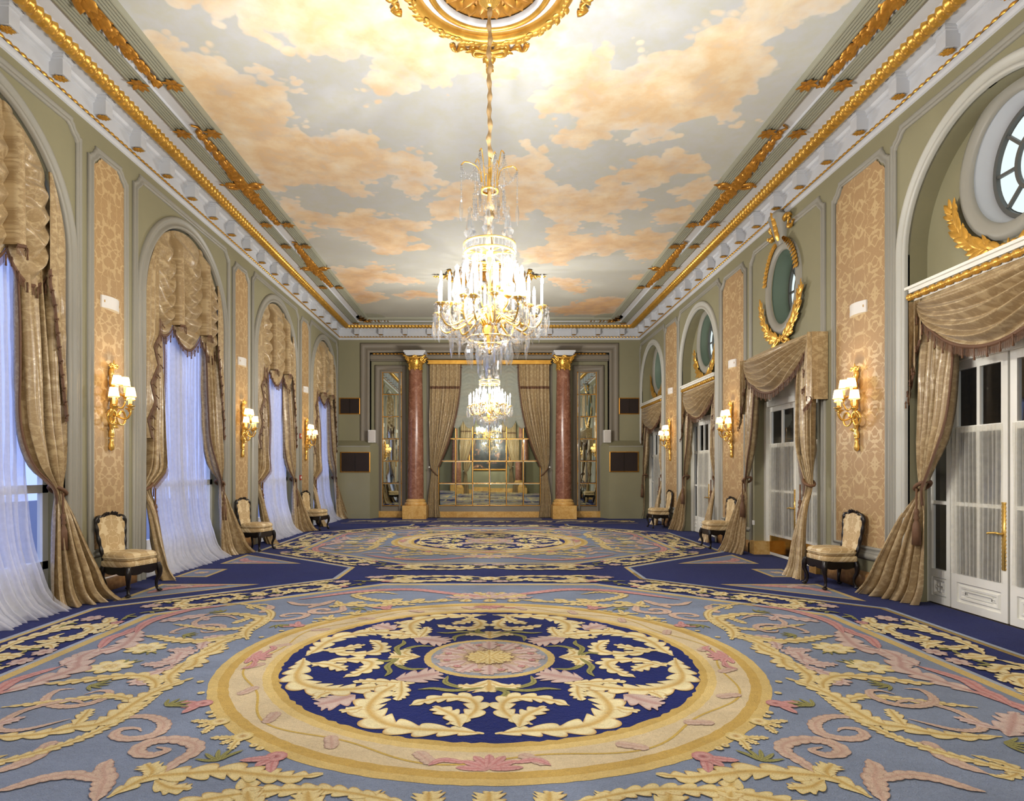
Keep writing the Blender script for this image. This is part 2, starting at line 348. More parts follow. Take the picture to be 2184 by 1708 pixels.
def leaf(mb, p, d, nrm, L, w, curl=.25, k=5):
    """a pointed, slightly cupped and curled blade"""
    p = np.asarray(p, float); d = np.asarray(d, float); d = d/np.linalg.norm(d); nrm = np.asarray(nrm, float); sd = np.cross(d, nrm); sd /= np.linalg.norm(sd)+1e-9; nn = np.cross(sd, d)
    t = np.linspace(0, 1, k); wd = w*np.sin(PI*(t*.86+.10))**.8; wd[-1] = w*.04
    ctr = p+d*(t*L)[:, None]+nn*(L*curl*(t-t*t*.9)*1.2)[:, None]
    G = np.stack([ctr-sd*wd[:, None]-nn*(wd*.45)[:, None], ctr+nn*(w*.1), ctr+sd*wd[:, None]-nn*(wd*.45)[:, None]], 1)
    return mb.grid(G)
# ------------------------------------------------------------------ setting: floor, walls, ceiling
ZT = 5.70; ZS = 6.064
fl = MB(); fl.box((-W-.6, YR-.6, -.1), (W+.6, D+1.3, 0)); o = obj('floor', fl, paint('floor boards', (70, 60, 50)), smooth=False, kind='structure')
st = MB(); st.box((-40, -30, -1.25), (-W-.62, 60, -1.15)); obj('ground_outside', st, 'street', smooth=False, kind='structure')

def ringfill(mb, c, rx, rz, inside, n, corners=(), N=72):
    """wall face between an oval hole and a convex outline"""
    th = sorted(list(np.linspace(0, 2*PI, N, endpoint=False))+[math.atan2(z-c[1], a-c[0]) % (2*PI) for a, z in corners])
    inn, out = [], []
    for t in th:
        dx, dz = math.cos(t), math.sin(t); k = 1/math.hypot(dx/rx, dz/rz); lo, hi = k, 8.0
        for _ in range(30):
            m = (lo+hi)/2
            if inside(c[0]+dx*m, c[1]+dz*m): lo = m
            else: hi = m
        inn.append((c[0]+dx*k, n, c[1]+dz*k)); out.append((c[0]+dx*lo, n, c[1]+dz*lo))
    mb.grid(np.array([inn, out]).transpose(1, 0, 2), cu=True)
def face(mb, a0, a1, z0, z1, n=0.0, uv=None):
    mb.grid(np.array([[(a0, n, z0), (a1, n, z0)], [(a0, n, z1), (a1, n, z1)]], float), uv=uv)
def spandrel(mb, c, r, zs, ztop, n=0.0):
    p = arch(c, r, zs, zs, 40)[1:-1]
    mb.grid(np.stack([np.stack([p[:, 0], np.full(len(p), n), p[:, 1]], 1), np.stack([p[:, 0], np.full(len(p), n), np.full(len(p), ztop)], 1)], 1))
def reveal(mb, path, n0, n1):
    p = np.asarray(path, float); G = np.stack([np.stack([p[:, 0], np.full(len(p), n), p[:, 1]], 1) for n in (n0, n1)], 1); mb.grid(G)
LWIN = [-2.6, 1.6, 5.8, 10.0, 14.2, 18.25]; LPIL = [-.5, 3.7, 7.9, 12.11, 16.29]
RPIL = [-.3, 3.9, 8.13, 12.34, 16.55]; RARCH = [6.0, 14.45, 18.55]; RBC = 10.25
LR, LZS = 1.30, 3.93; RR, RZS = 1.20, 3.95; OVZ = 4.47
# left wall
wl = struct('wall_left'); mb = MB(); prev = YR
for c in LWIN:
    face(mb, prev, c-LR, 0, ZT); spandrel(mb, c, LR, LZS, ZT); reveal(mb, arch(c, LR, LZS, 0, 40), 0, -.28); prev = c+LR
face(mb, prev, D, 0, ZT); mb.map(LW); obj('wall_face', mb, 'wall', wl, smooth=False)
ARCHM = [(-.17, 0), (-.17, .02), (-.15, .045), (-.12, .045), (-.11, .025), (-.05, .025), (-.04, .05), (-.01, .05), (0, .03), (.0, -.02)]
BASEM = [(0, 0), (0, .045), (.17, .045), (.19, .03), (.21, .012), (.22, 0)]
def frame(wall, mp, path, mat='trim', prof=MOULD, closed=False, name='panel_moulding'):
    m = MB(); sweep(m, path, prof, closed); m.map(mp); return obj(name, m, mat, wall)
for c in LWIN:
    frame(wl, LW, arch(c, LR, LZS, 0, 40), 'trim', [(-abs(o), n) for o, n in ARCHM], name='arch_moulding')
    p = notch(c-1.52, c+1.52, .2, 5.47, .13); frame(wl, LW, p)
for c in LPIL:
    p = notch(c-.37, c+.37, .5, 5.36, .12); frame(wl, LW, p, closed=True)
    m = MB(); q = notch(c-.32, c+.32, .55, 5.31, .12); k = len(q)
    m.add(np.stack([q[:, 0], np.full(k, .012), q[:, 1]], 1).tolist()+[(c, .012, 2.5)], None, [(i, (i+1) % k, k) for i in range(k)], None, np.vstack([np.stack([q[:, 0]-c, q[:, 1]], 1), [(0, 2.5)]])); m.map(LW); obj('damask_panel', m, 'damask', wl, smooth=False)
    m = MB(); sweep(m, [(c-.57, .0), (c+.57, .0)], BASEM); m.map(LW); obj('marble_skirting', m, 'brownmarble', wl)
# right wall
wr = struct('wall_right'); mb = MB(); prev = YR; RXA, RZA = .52, .60
BL, BH, BZ = RBC-1.06, RBC+1.12, 3.0
for kind, c in [('a', RARCH[0]), ('b', RBC), ('a', RARCH[1]), ('a', RARCH[2])]:
    if kind == 'a':
        face(mb, prev, c-RR, 0, ZT); spandrel(mb, c, RR, RZS, ZT); reveal(mb, arch(c, RR, RZS, 0, 40), 0, -.22)
        ringfill(mb, (c, OVZ), RXA, RZA, lambda a, z: abs(a-c) < RR and z > 3.35 and (z < RZS or (a-c)**2+(z-RZS)**2 < RR*RR), -.22, [(c-RR, 3.35), (c+RR, 3.35)])
        face(mb, c-RR, c+RR, 2.78, 3.36, -.22); prev = c+RR
    else:
        face(mb, prev, c-1.35, 0, ZT); face(mb, c-1.35, BL, 0, 3.2); face(mb, BH, c+1.35, 0, 3.2); face(mb, BL, BH, BZ, 3.2)
        ringfill(mb, (c, OVZ), .42, .60, lambda a, z: abs(a-c) < 1.35 and 3.2 < z < ZT, 0, [(c-1.35, 3.2), (c+1.35, 3.2), (c-1.35, ZT), (c+1.35, ZT)])
        reveal(mb, [(BL, 0), (BL, BZ), (BH, BZ), (BH, 0)], 0, -.24); prev = c+1.35
face(mb, prev, D, 0, ZT); mb.map(RW); obj('wall_face', mb, 'wall', wr, smooth=False)
for c in RARCH:
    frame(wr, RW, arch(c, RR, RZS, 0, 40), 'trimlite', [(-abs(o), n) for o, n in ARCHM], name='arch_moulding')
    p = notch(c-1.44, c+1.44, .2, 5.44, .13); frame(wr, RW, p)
p = notch(RBC-1.25, RBC+1.25, .2, 5.40, .13); frame(wr, RW, p)
for c in RPIL:
    p = notch(c-.60, c+.60, .5, 5.36, .14); frame(wr, RW, p, closed=True)
    m = MB(); q = notch(c-.54, c+.54, .55, 5.31, .14); k = len(q)
    m.add(np.stack([q[:, 0], np.full(k, .012), q[:, 1]], 1).tolist()+[(c, .012, 2.5)], None, [(i, (i+1) % k, k) for i in range(k)], None, np.vstack([np.stack([q[:, 0]-c, q[:, 1]], 1), [(0, 2.5)]])); m.map(RW); obj('damask_panel', m, 'damask_r', wr, smooth=False)
    m = MB(); sweep(m, [(c-.8, .0), (c+.8, .0)], BASEM); m.map(RW); obj('marble_skirting', m, 'brownmarble', wr)
    frame(wr, RW, [(c+.85, .42), (c-.85, .42)], 'trim', [(-.04, 0), (-.04, .03), (0, .045), (.04, .02), (.04, 0)], name='dado_moulding')
# dim service corridor behind the glazed doors, closed so that no daylight leaks in
m = MB(); m.box((W+2.2, YR, -.05), (W+2.3, D+1, 6.2)); m.box((W+.62, YR, 6.1), (W+2.3, D+1, 6.2)); m.box((W+.3, YR-.1, -.05), (W+2.3, YR, 6.2)); m.box((W+.3, D+1, -.05), (W+2.3, D+1.1, 6.2)); m.box((W+.55, YR, -.06), (W+2.3, D+1, -.01)); obj('wall_corridor', m, 'room', smooth=False, kind='structure')
# back wall
wb = struct('wall_back'); mb = MB(); RA, RZ = 3.78, 5.22
for s_ in (-1, 1):
    a, b = sorted((s_*RA, s_*W)); face(mb, a, b, 0, ZT)
face(mb, -RA, RA, RZ, ZT); face(mb, -RA, RA, 0, RZ, -.25); reveal(mb, [(-RA, 0), (-RA, RZ), (RA, RZ), (RA, 0)], 0, -.25); mb.map(BW); obj('wall_face', mb, 'wall', wb, smooth=False)
frame(wb, BW, [(RA, 0), (RA, RZ), (-RA, RZ), (-RA, 0)], 'mauve', [(-.30, 0), (-.30, .03), (-.27, .05), (-.22, .05), (-.20, .03), (-.12, .03), (-.1, .05), (-.03, .05), (0, .02), (0, -.1)], name='recess_frame')
m = MB(); m.box((-RA, -.25, 4.98), (RA, -.12, 5.18)); m.box((-RA, -.25, 5.02), (RA, -.06, 5.14)); m.map(BW); obj('entablature', m, 'mauve', wb, smooth=False)
n = int(7.4/.028); a = np.linspace(-3.7, 3.7, n); m = MB()
m.tube(np.stack([a, np.full(n, -.055), np.full(n, 5.19)], 1), .022+.012*np.sin(np.arange(n)*PI*.5), 6); m.map(BW); obj('gilded_bead', m, 'giltdark', wb)
m = MB(); m.box((-RA, -.25, 0), (-2.05, -.16, .2)); m.box((2.05, -.25, 0), (RA, -.16, .2)); m.box((-2.0, -.25, 0), (2.0, -.13, .19)); m.map(BW); obj('marble_skirting', m, 'yelmarble', wb, smooth=False)
m = MB(); m.box((-1.95, -.25, .19), (1.95, -.17, .36)); m.map(BW); obj('skirting_rail', m, 'mauve', wb, smooth=False)
# rear wall, seen only in the mirrors
wf = struct('wall_front'); m = MB(); face(m, -W, W, 0, ZT+.4); m.map(FW); obj('wall_face', m, 'wall', wf, smooth=False)

# cornice and ceiling: rings of plaster run round the room
def ring(mb, prof):
    pr = np.asarray(prof, float)
    c = [(-W, YR, 1, 1), (W, YR, -1, 1), (W, D, -1, -1), (-W, D, 1, -1)]
    G = np.array([[(x+sx*e, y+sy*e, z) for e, z in pr] for x, y, sx, sy in c]); mb.grid(G, cu=True)
ce = struct('ceiling'); co = struct('trim_1')
m = MB(); ring(m, [(0, 5.62), (.02, 5.63), (.03, 5.66), (.03, 5.73), (.015, 5.74), (.015, 5.90), (.035, 5.91), (.035, 5.935), (.06, 5.94), (.06, 5.96), (.08, 5.985), (.27, 5.99)]); obj('frieze', m, 'cornice', co, smooth=False)
m = MB(); ring(m, [(.36, 5.985), (.37, 6.0), (.40, 6.015), (.57, 6.035), (.585, 6.02)]); ring(m, [(.755, 6.02), (.765, 6.05), (.965, 6.05), (.975, 6.03)]); obj('plaster_field', m, 'cornice', ce, smooth=False)
for e in (.58, .97):
    m = MB(); pr = [(e-.01, 6.045), (e-.01, 6.0)]
    for k in range(5): pr += [(e+.012+k*.033, 5.992+.004*k), (e+.028+k*.033, 5.998+.004*k), (e+.034+k*.033, 6.018+.004*k)]
    pr += [(e+.18, 6.064)]; ring(m, pr); obj('reeded_band', m, 'reed', ce, smooth=False)
def ridged(mb, p0, p1, up, out, R, pitch, amp, kind):
    """half-round gilded run from p0 to p1 with repeated leaf ribs"""
    p0 = np.array(p0, float); p1 = np.array(p1, float); L = np.linalg.norm(p1-p0); k = int(L/pitch*8); s = np.linspace(0, L, k); th = np.linspace(-.15*PI, 1.15*PI, 9)
    d = (p1-p0)/L; up = np.array(up, float); out = np.array(out, float)
    if kind == 'leaf': ph = s[:, None]/pitch+.35*np.abs(np.cos(th))[None]*1.2; r = R+amp*(np.abs((ph % 1)-.5)*2)**.7
    else: ph = s[:, None]/pitch+th[None]/PI*.5; r = R+amp*np.sin(2*PI*ph)
    G = p0+d*s[:, None, None]+out*(np.cos(th)[None, :]*r*1.1)[..., None]+up*(np.sin(th)[None, :]*r)[..., None]; mb.grid(G)
e = .315; zz = 5.995; m = MB()
for (a, b, o_) in [((-W+e, YR+e, zz), (-W+e, D-e, zz), (1, 0, 0)), ((W-e, YR+e, zz), (W-e, D-e, zz), (1, 0, 0)), ((-W+e, D-e, zz), (W-e, D-e, zz), (0, 1, 0))]: ridged(m, a, b, (0, 0, -1), o_, .054, .105, .032, 'leaf')
obj('gilded_leaf_moulding', m, 'gilt', co)
m = MB()
for (a, b, o_) in [((-W+.03, YR, 5.695), (-W+.03, D, 5.695), (1, 0, 0)), ((W-.03, YR, 5.695), (W-.03, D, 5.695), (-1, 0, 0)), ((-W, D-.03, 5.695), (W, D-.03, 5.695), (0, -1, 0))]: ridged(m, a, b, (0, 0, 1), o_, .022, .10, .010, 'rope')
obj('gilded_rope_moulding', m, 'gilt', co)
# brackets under the soffit
m = MB(); m.box((-.07, 0, -.215), (.07, .15, -.05)); m.box((-.085, 0, -.05), (.085, .165, -.025)); m.box((-.095, 0, -.025), (.095, .175, 0)); br0 = obj('bracket', m, 'cornice', co, smooth=False)
m = MB()
for i in range(5):
    for sx in (-1, 1): leaf(m, (0, .03+.02*i, -.218), (sx, .5, -.12), (0, 0, -1), .06, .016, .3, 4)
for i in range(10): leaf(m, (0, .075, -.222), (math.cos(i*PI/5), math.sin(i*PI/5), .0), (0, 0, -1), .072, .02, .5, 5)
m.lathe([(0, -.235), (.018, -.23), (.022, -.215)], 8, (0, .075, 0)); gl0 = obj('gilt_leaf', m, 'gilt', br0)
sites = [(-W+.015, -4.575+.764*k, -PI/2) for k in range(32)]+[(W-.015, -4.36+.772*k, PI/2) for k in range(32)]+[(-4.17+.758*k, D-.015, PI) for k in range(12)]
for i, (x, y, rz) in enumerate(sites):
    if i == 0:
        br0.matrix_basis = T(x, y, 5.985, rz); continue
    b = br0.copy(); COL.objects.link(b); b.matrix_basis = T(x, y, 5.985, rz); g = gl0.copy(); COL.objects.link(g); g.parent = b; g.matrix_basis = Matrix()
# painted ceiling
CLOUDS=[
 [(-3.1,5.88),(-3.17,6.14),(-2.99,6.28),(-2.9,6.37),(-2.71,6.43),(-2.56,6.39),(-2.56,6.57),(-2.47,6.66),(-2.23,6.66),(-2.2,6.78),(-2.25,6.89),(-2.16,7.02),(-1.97,7.02),(-1.86,7.11),(-1.69,7.19),(-1.46,7.13),(-1.32,7.01),(-1.29,7.25),(-1.53,7.36),(-1.48,7.61),(-1.45,7.93),(-1.35,8.07),(-1.12,7.72),(-0.96,7.61),(-0.81,7.58),(-0.51,7.61),(-0.37,7.28),(-0.19,7.31),(-0.02,7.48),(0.02,7.51),(0.34,7.38),(0.4,7.04),(0.55,7.04),(0.86,6.78),(0.97,6.62),(0.85,6.37),(0.75,5.88)],
 [(0.44,8.01),(0.54,7.72),(0.68,7.41),(0.54,7.19),(0.6,6.95),(0.86,6.78),(1.04,6.73),(1.3,6.95),(1.49,7.16),(1.58,7.1),(1.66,6.86),(1.93,6.84),(2.08,6.86),(2.02,6.7),(2.1,6.52),(2.27,6.54),(2.36,6.49),(2.33,6.37),(2.56,6.33),(2.64,6.28),(2.53,6.14),(2.73,5.96),(3.52,5.96),(3.56,6.28),(3.24,6.32),(3.21,6.54),(3.02,6.6),(2.9,6.67),(2.95,6.89),(3.15,7.13),(3.37,7.58),(3.21,7.79),(3.34,8.17),(3.2,8.37),(2.96,8.33),(2.78,8.13),(2.63,8.29),(2.45,8.45),(2.52,8.67),(2.29,8.9),(1.99,8.85),(1.94,8.54),(1.73,8.5),(1.78,8.76),(1.46,8.85),(1.15,9.04),(0.91,8.81),(0.89,8.45),(1.03,8.25),(0.93,8.21),(0.65,8.25)],
 [(-3.59,6.6),(-3.4,6.62),(-3.23,6.78),(-3.0,6.73),(-2.92,6.92),(-2.88,7.19),(-2.72,7.19),(-2.53,7.19),(-2.49,7.38),(-2.3,7.41),(-2.25,7.65),(-2.4,7.79),(-2.5,8.05),(-2.61,8.33),(-2.45,8.33),(-2.31,8.54),(-1.98,8.54),(-1.81,8.39),(-1.69,8.58),(-1.57,8.81),(-1.39,9.09),(-1.15,8.95),(-0.94,9.04),(-0.78,9.4),(-0.8,9.95),(-0.84,10.2),(-1.19,10.58),(-1.41,10.58),(-1.49,10.29),(-1.55,9.88),(-1.69,9.97),(-1.99,10.06),(-1.86,10.48),(-2.07,10.68),(-2.45,10.46),(-2.72,10.2),(-3.03,10.1),(-3.4,10.29),(-3.6,10.34),(-3.99,8.67),(-3.92,6.89)],
 [(-3.55,10.43),(-3.34,10.58),(-3.28,10.78),(-3.0,11.05),(-2.83,11.39),(-2.51,11.16),(-2.29,11.0),(-2.04,11.11),(-1.9,11.33),(-1.59,11.3),(-1.46,11.5),(-1.07,11.62),(-1.15,12.0),(-1.52,12.19),(-1.42,12.6),(-1.58,12.68),(-1.46,12.75),(-1.19,12.89),(-1.26,13.12),(-1.77,13.36),(-2.18,13.36),(-2.44,13.12),(-2.49,12.82),(-2.8,12.46),(-2.9,11.93),(-3.13,11.81),(-3.41,11.68),(-3.21,12.19),(-3.25,12.53),(-3.75,12.68),(-3.71,11.39)],
 [(-3.79,14.2),(-3.16,14.2),(-2.81,14.2),(-2.62,13.94),(-2.41,14.02),(-2.12,14.39),(-2.35,14.57),(-1.99,14.96),(-1.57,15.37),(-1.82,15.59),(-2.53,15.48),(-2.71,15.27),(-3.07,15.81),(-2.7,16.75),(-2.97,17.14),(-3.52,17.27),(-3.85,17.01),(-3.68,14.67)],
 [(-2.48,16.38),(-1.97,16.03),(-1.36,16.15),(-1.37,16.75),(-2.24,16.88)],
 [(0.27,9.88),(0.99,9.88),(1.1,10.15),(1.25,10.06),(1.49,10.15),(1.63,10.34),(1.76,10.15),(1.84,9.88),(2.78,9.88),(2.79,10.15),(2.65,10.38),(2.49,10.43),(2.52,10.58),(2.81,10.68),(2.67,11.0),(2.36,11.22),(2.27,11.33),(2.44,11.62),(2.35,11.87),(2.08,11.87),(1.75,11.56),(1.58,11.56),(1.77,11.87),(1.64,12.13),(1.46,12.53),(1.21,12.6),(1.04,12.4),(0.99,12.13),(1.15,11.5),(0.82,11.11),(0.57,11.56),(0.39,11.75),(0.03,11.56),(-0.2,11.39),(-0.68,11.56),(-1.02,11.5),(-1.06,11.11),(-0.83,10.58),(-0.76,10.15),(-0.48,9.97)],
 [(2.94,10.24),(3.03,10.06),(3.24,9.88),(3.75,9.88),(3.7,10.73),(3.2,10.68),(3.03,10.38)],
 [(2.82,11.33),(2.88,11.11),(3.12,11.0),(3.74,11.05),(3.75,11.81),(3.35,11.81),(3.11,11.75),(2.88,11.39)],
 [(0.57,13.12),(1.08,12.82),(1.53,12.26),(2.03,12.26),(2.23,12.0),(2.55,12.13),(2.71,12.19),(2.77,12.0),(3.08,12.0),(3.65,12.26),(3.76,13.85),(3.4,13.77),(2.96,13.68),(2.94,13.36),(2.77,13.2),(2.5,13.44),(2.09,13.44),(1.8,13.77),(1.76,14.11),(1.18,14.02),(0.74,13.94)],
 [(1.45,15.06),(1.87,14.96),(2.35,15.16),(2.49,15.81),(2.61,16.63),(2.21,16.38),(1.66,15.92)],
 [(1.66,17.68),(2.31,17.14),(2.77,16.75),(3.23,16.5),(3.72,16.75),(3.78,18.71),(2.31,18.55),(1.7,18.4)],
 [(3.25,15.16),(3.32,14.67),(3.73,14.76),(3.77,15.27)],
 [(1.77,10.2),(1.76,9.67),(1.94,9.56),(2.13,9.45),(2.16,9.14),(2.47,9.19),(2.61,8.9),(3.04,9.04),(3.33,9.29),(3.3,9.72),(2.97,9.78),(2.8,10.01),(2.75,10.26)],
 [(0.1,9.35),(0.47,9.14),(0.5,8.85),(0.77,8.85),(0.98,9.29),(1.05,9.67),(1.0,10.01),(1.08,10.21),(0.52,10.21),(-0.19,9.67)],
]

nx, ny = 190, 600; xs = np.linspace(-3.66, 3.66, nx); ys = np.linspace(YR+1.1, D-1.1, ny); X, Y = np.meshgrid(xs, ys); p = np.stack([X.ravel(), Y.ravel()], 1)
sd = np.full(len(p), -9.0)
for poly in CLOUDS:
    q = np.array(poly, float); lo = q.min(0)-.6; hi = q.max(0)+.6; sel = np.where(((p > lo) & (p < hi)).all(1))[0]; P = p[sel]
    ins = np.zeros(len(P), bool); dm = np.full(len(P), 9.0)
    for i in range(len(q)):
        a, b = q[i], q[(i+1) % len(q)]; ab = b-a; tt = np.clip(((P-a)@ab)/(ab@ab+1e-9), 0, 1); dm = np.minimum(dm, np.linalg.norm(P-a-tt[:, None]*ab, axis=1))
        cnd = (a[1] > P[:, 1]) != (b[1] > P[:, 1]); xi = a[0]+(P[:, 1]-a[1])/(b[1]-a[1]+1e-12)*(b[0]-a[0]); ins ^= cnd & (P[:, 0] < xi)
    sd[sel] = np.maximum(sd[sel], np.where(ins, dm, -dm))
back = .5*np.sin(p[:, 0]*1.3+p[:, 1]*.7)*np.cos(p[:, 1]*1.1-p[:, 0]*.5); wgt = np.clip((6.0-p[:, 1])/.8, 0, 1)
sd = np.clip(sd, -.5, .5)*(1-wgt)+back*wgt
m = MB(); m.grid(np.stack([X, Y, np.full(X.shape, ZS)], -1)); mu = obj('mural', m, 'mural', ce); at = mu.data.attributes.new('Dens', 'FLOAT', 'POINT'); at.data.foreach_set('value', sd.astype(np.float32))
m = MB(); m.box((-W-.3, YR-.1, ZS+.02), (W+.3, D+1.3, ZS+.12)); obj('roof_slab', m, 'room', ce, smooth=False)
for lo, hi in (((-W-.3, YR-.1, ZT), (-W-.001, D+.1, ZS+.1)), ((W+.001, YR-.1, ZT), (W+.3, D+.1, ZS+.1)), ((-W, D+.001, ZT), (W, D+.1, ZS+.1)), ((-W-.3, YR-.2, -.1), (W+.3, YR-.05, ZS+.1)), ((-W-.3, D+.26, -.1), (W+.3, D+1.2, ZS+.1)), ((RA, D+.02, 0), (W+.2, D+.3, ZT)), ((-W-.2, D+.02, 0), (-RA, D+.3, ZT))):
    m = MB(); m.box(lo, hi); obj('wall_core', m, 'room', smooth=False, kind='structure')
# gilded garlands on the ceiling border
def husk(mb, p0, p1, nrm, rmax, n, L=.16, taper=1):
    p0 = np.array(p0, float); p1 = np.array(p1, float); d = p1-p0; d /= np.linalg.norm(d); nrm = np.array(nrm, float); sd_ = np.cross(d, nrm); ln = np.linalg.norm(p1-p0)
    mb.tube(np.linspace(p0, p1, 30)+nrm*.012, rmax*((.42-.2*np.linspace(0, 1, 30))[::taper])*(.8+.25*np.sin(np.arange(30)*1.9)), 7)
    for i in range(n):
        t_ = i/(n-1); c = p0+(p1-p0)*t_; env = (1-.55*t_ if taper > 0 else .45+.55*t_)*(.75+.25*math.sin(i*2.1))
        for j in range(5):
            an = (-1+j*.5)*1.15+random.uniform(-.15, .15); side = sd_*math.sin(an)+nrm*math.cos(an)*.75
            leaf(mb, c+nrm*.01+side*rmax*.25*env, d*1.0+side*(.75), nrm*.8+side*.6, L*env*random.uniform(.85, 1.2), rmax*.42*env, .35, 5)
def bow(mb, c, d, nrm, s):
    c = np.array(c, float); d = np.array(d, float); nrm = np.array(nrm, float); sd_ = np.cross(d, nrm)
    for k in (-1, 1):
        lp = [c, c+sd_*k*.5*s+d*.35*s, c+sd_*k*1.0*s+d*.2*s, c+sd_*k*.9*s-d*.25*s, c+sd_*k*.3*s-d*.05*s, c]
        mb.tube(cat(lp, 14)+nrm*.03, [.10*s+.06*s*math.sin(PI*i/13) for i in range(14)], 6)
        for q in range(4): leaf(mb, c+sd_*k*(.35+.25*q)*s+nrm*.03, sd_*k+d*random.uniform(-.8, .8), nrm, .45*s, .14*s, .4)
    mb.lathe([(0, -.06), (.14*s, -.03), (.16*s, .02), (.08*s, .07), (0, .08)], 8, c+nrm*.03)
GX = W-.868
def garland(x, yc, half):
    m = MB(); husk(m, (x, yc+.12, 6.04), (x, yc+half, 6.04), (0, 0, -1), .16, 17); husk(m, (x, yc-half, 6.04), (x, yc-.12, 6.04), (0, 0, -1), .16, 17, .16, -1)
    bow(m, (x, yc, 6.03), (0, 1, 0), (0, 0, -1), .24)
    for sg in (-1, 1):
        m.tube(cat([(x, yc+sg*half, 6.03), (x+.05, yc+sg*(half+.07), 6.03), (x-.03, yc+sg*(half+.14), 6.03)], 8), .016, 5)
        for dx in (-.19, .21):
            for q in range(7): leaf(m, (x+dx, yc+sg*(half+.02), 5.99), (math.cos(q*.9), math.sin(q*.9)*1.4, -.1), (0, 0, -1), .13, .035, .4)
    obj('gilded_garland', m, 'giltdark', ce)
for x in (-GX, GX):
    for yc in (5.8, 10.0, 14.1): garland(x, yc, 1.55 if yc < 14 else 1.4)
for sx in (-1, 1):
    m = MB(); x0, y0 = sx*(W-1.0), D-1.0
    husk(m, (x0, y0, 6.03), (x0+sx*.0-sx*.0, y0-.55, 6.03), (0, 0, -1), .10, 8); husk(m, (x0, y0, 6.03), (x0-sx*.85, y0+.05, 6.03), (0, 0, -1), .11, 10); bow(m, (x0, y0, 6.02), (sx*.7, .7, 0), (0, 0, -1), .16)
    for q in range(6): leaf(m, (sx*(W-.68), D-.68, 5.99), (math.cos(q), math.sin(q), -.1), (0, 0, -1), .12, .03, .4)
    obj('gilded_corner', m, 'giltdark', ce)
    m = MB(); m.lathe([(0, 6.05), (.42, 6.05), (.45, 6.062)], 24, (sx*3.55, D-1.15, 0)); obj('corner_panel', m, 'reed', ce)
# ceiling roses
def rose(yc):
    r = thing('ceiling_rose', '', 'ceiling rose', (0, yc, ZS)); c = (0, yc, 0)
    m = MB(); m.lathe([(.83, 6.064), (.83, 6.02), (.80, 5.975), (.74, 5.955), (.70, 5.975), (.685, 6.03), (.685, 6.064)], 72, c)
    for i in range(90):
        a = i*2*PI/90; q = np.array((math.cos(a), math.sin(a), 0)); tq = np.array((-math.sin(a), math.cos(a), 0))
        leaf(m, q*.76+np.array((0, yc, 5.955)), tq*1.0+q*random.uniform(-.7, .7), (0, 0, -1), .10, .032, .4)
    obj('outer_garland_ring', m, 'gilt', r)
    m = MB(); m.lathe([(.69, 6.04), (.60, 6.03)], 64, c); m.lathe([(.545, 6.01), (.54, 5.99), (.52, 5.985), (.505, 6.0), (.50, 6.04)], 64, c); obj('plaster_ring', m, 'cornice', r)
    m = MB(); m.lathe([(.61, 6.04), (.61, 6.0), (.59, 5.975), (.565, 5.975), (.55, 6.0), (.55, 6.03)], 64, c)
    obj('inner_ring', m, 'gilt', r)
    m = MB(); m.lathe([(.50, 6.055), (.3, 6.05), (.12, 6.03), (0, 6.0)], 48, c)
    for ringr, nl, L, zz in ((.16, 14, .26, 6.035), (.34, 22, .16, 6.045)):
        for i in range(nl):
            a = i*2*PI/nl; q = np.array((math.cos(a), math.sin(a), 0)); leaf(m, q*ringr+np.array((0, yc, zz)), q, (0, 0, -1), L, .055, .25, 6)
    obj('leaf_boss', m, 'giltdark', r)
    for k in range(4):
        m = MB(); a = k*PI/2; q = np.array((math.cos(a), math.sin(a), 0)); tq = np.array((-math.sin(a), math.cos(a), 0)); b = np.array((0, yc, 6.03))
        bow(m, b+q*.93, q, (0, 0, -1), .17)
        for sg in (-1, 1):
            m.tube(cat([b+q*.86+tq*sg*.16, b+q*.95+tq*sg*.22, b+q*.9+tq*sg*.30, b+q*.97+tq*sg*.36, b+q*.87+tq*sg*.40], 16), [.022+.012*math.sin(i) for i in range(16)], 6)
        husk(m, b+q*.95, b+q*1.30, (0, 0, -1), .09, 6, .10); obj('bow_ornament', m, 'gilt', r)
    return r
# ------------------------------------------------------------------ windows and doors
for i, c in enumerate(LWIN):
    wn = struct('window_%d' % (i+1)); n0, n1 = -.25, -.19
    m = MB()
    for a in (c-LR, c-.055, c+LR-.09): m.box((a, n0, 0), (a+(.11 if a == c-.055 else .09), n1, LZS+.2))
    for z in (.40, 1.25, LZS-.05): m.box((c-LR, n0, z), (c+LR, n1, z+.09))
    sweep(m, arch(c, LR, LZS, LZS, 32), [(0, n0), (0, n1), (.08, n1), (.08, n0)]); m.map(LW); obj('window_frame', m, 'white', wn, smooth=False)
    for s_ in (-1, 1):
        m = MB(); a0, a1 = sorted((c+s_*.06, c+s_*(LR-.08))); m.box((a0, n0+.01, .02), (a1, n1-.01, .40)); m.box((a0+.1, n1-.012, .08), (a1-.1, n1+.004, .34)); m.map(LW); obj('panel', m, 'white', wn, smooth=False)
        for z0, z1 in ((.49, 1.25), (1.34, LZS-.05)):
            m = MB(); face(m, a0, a1, z0, z1, -.22); m.map(LW); obj('pane', m, 'glass', wn, smooth=False)
    m = MB(); p = arch(c, LR-.08, LZS, LZS, 24); k = len(p); m.add([(x, -.22, z) for x, z in p]+[(c, -.22, LZS)], None, [(j, j+1, k) for j in range(k-1)]); m.map(LW); obj('pane', m, 'glass', wn, smooth=False)
    m = MB(); m.box((c-LR, -.28, -.0), (c+LR, .0, .012)); m.map(LW); obj('sill', m, 'white', wn, smooth=False)
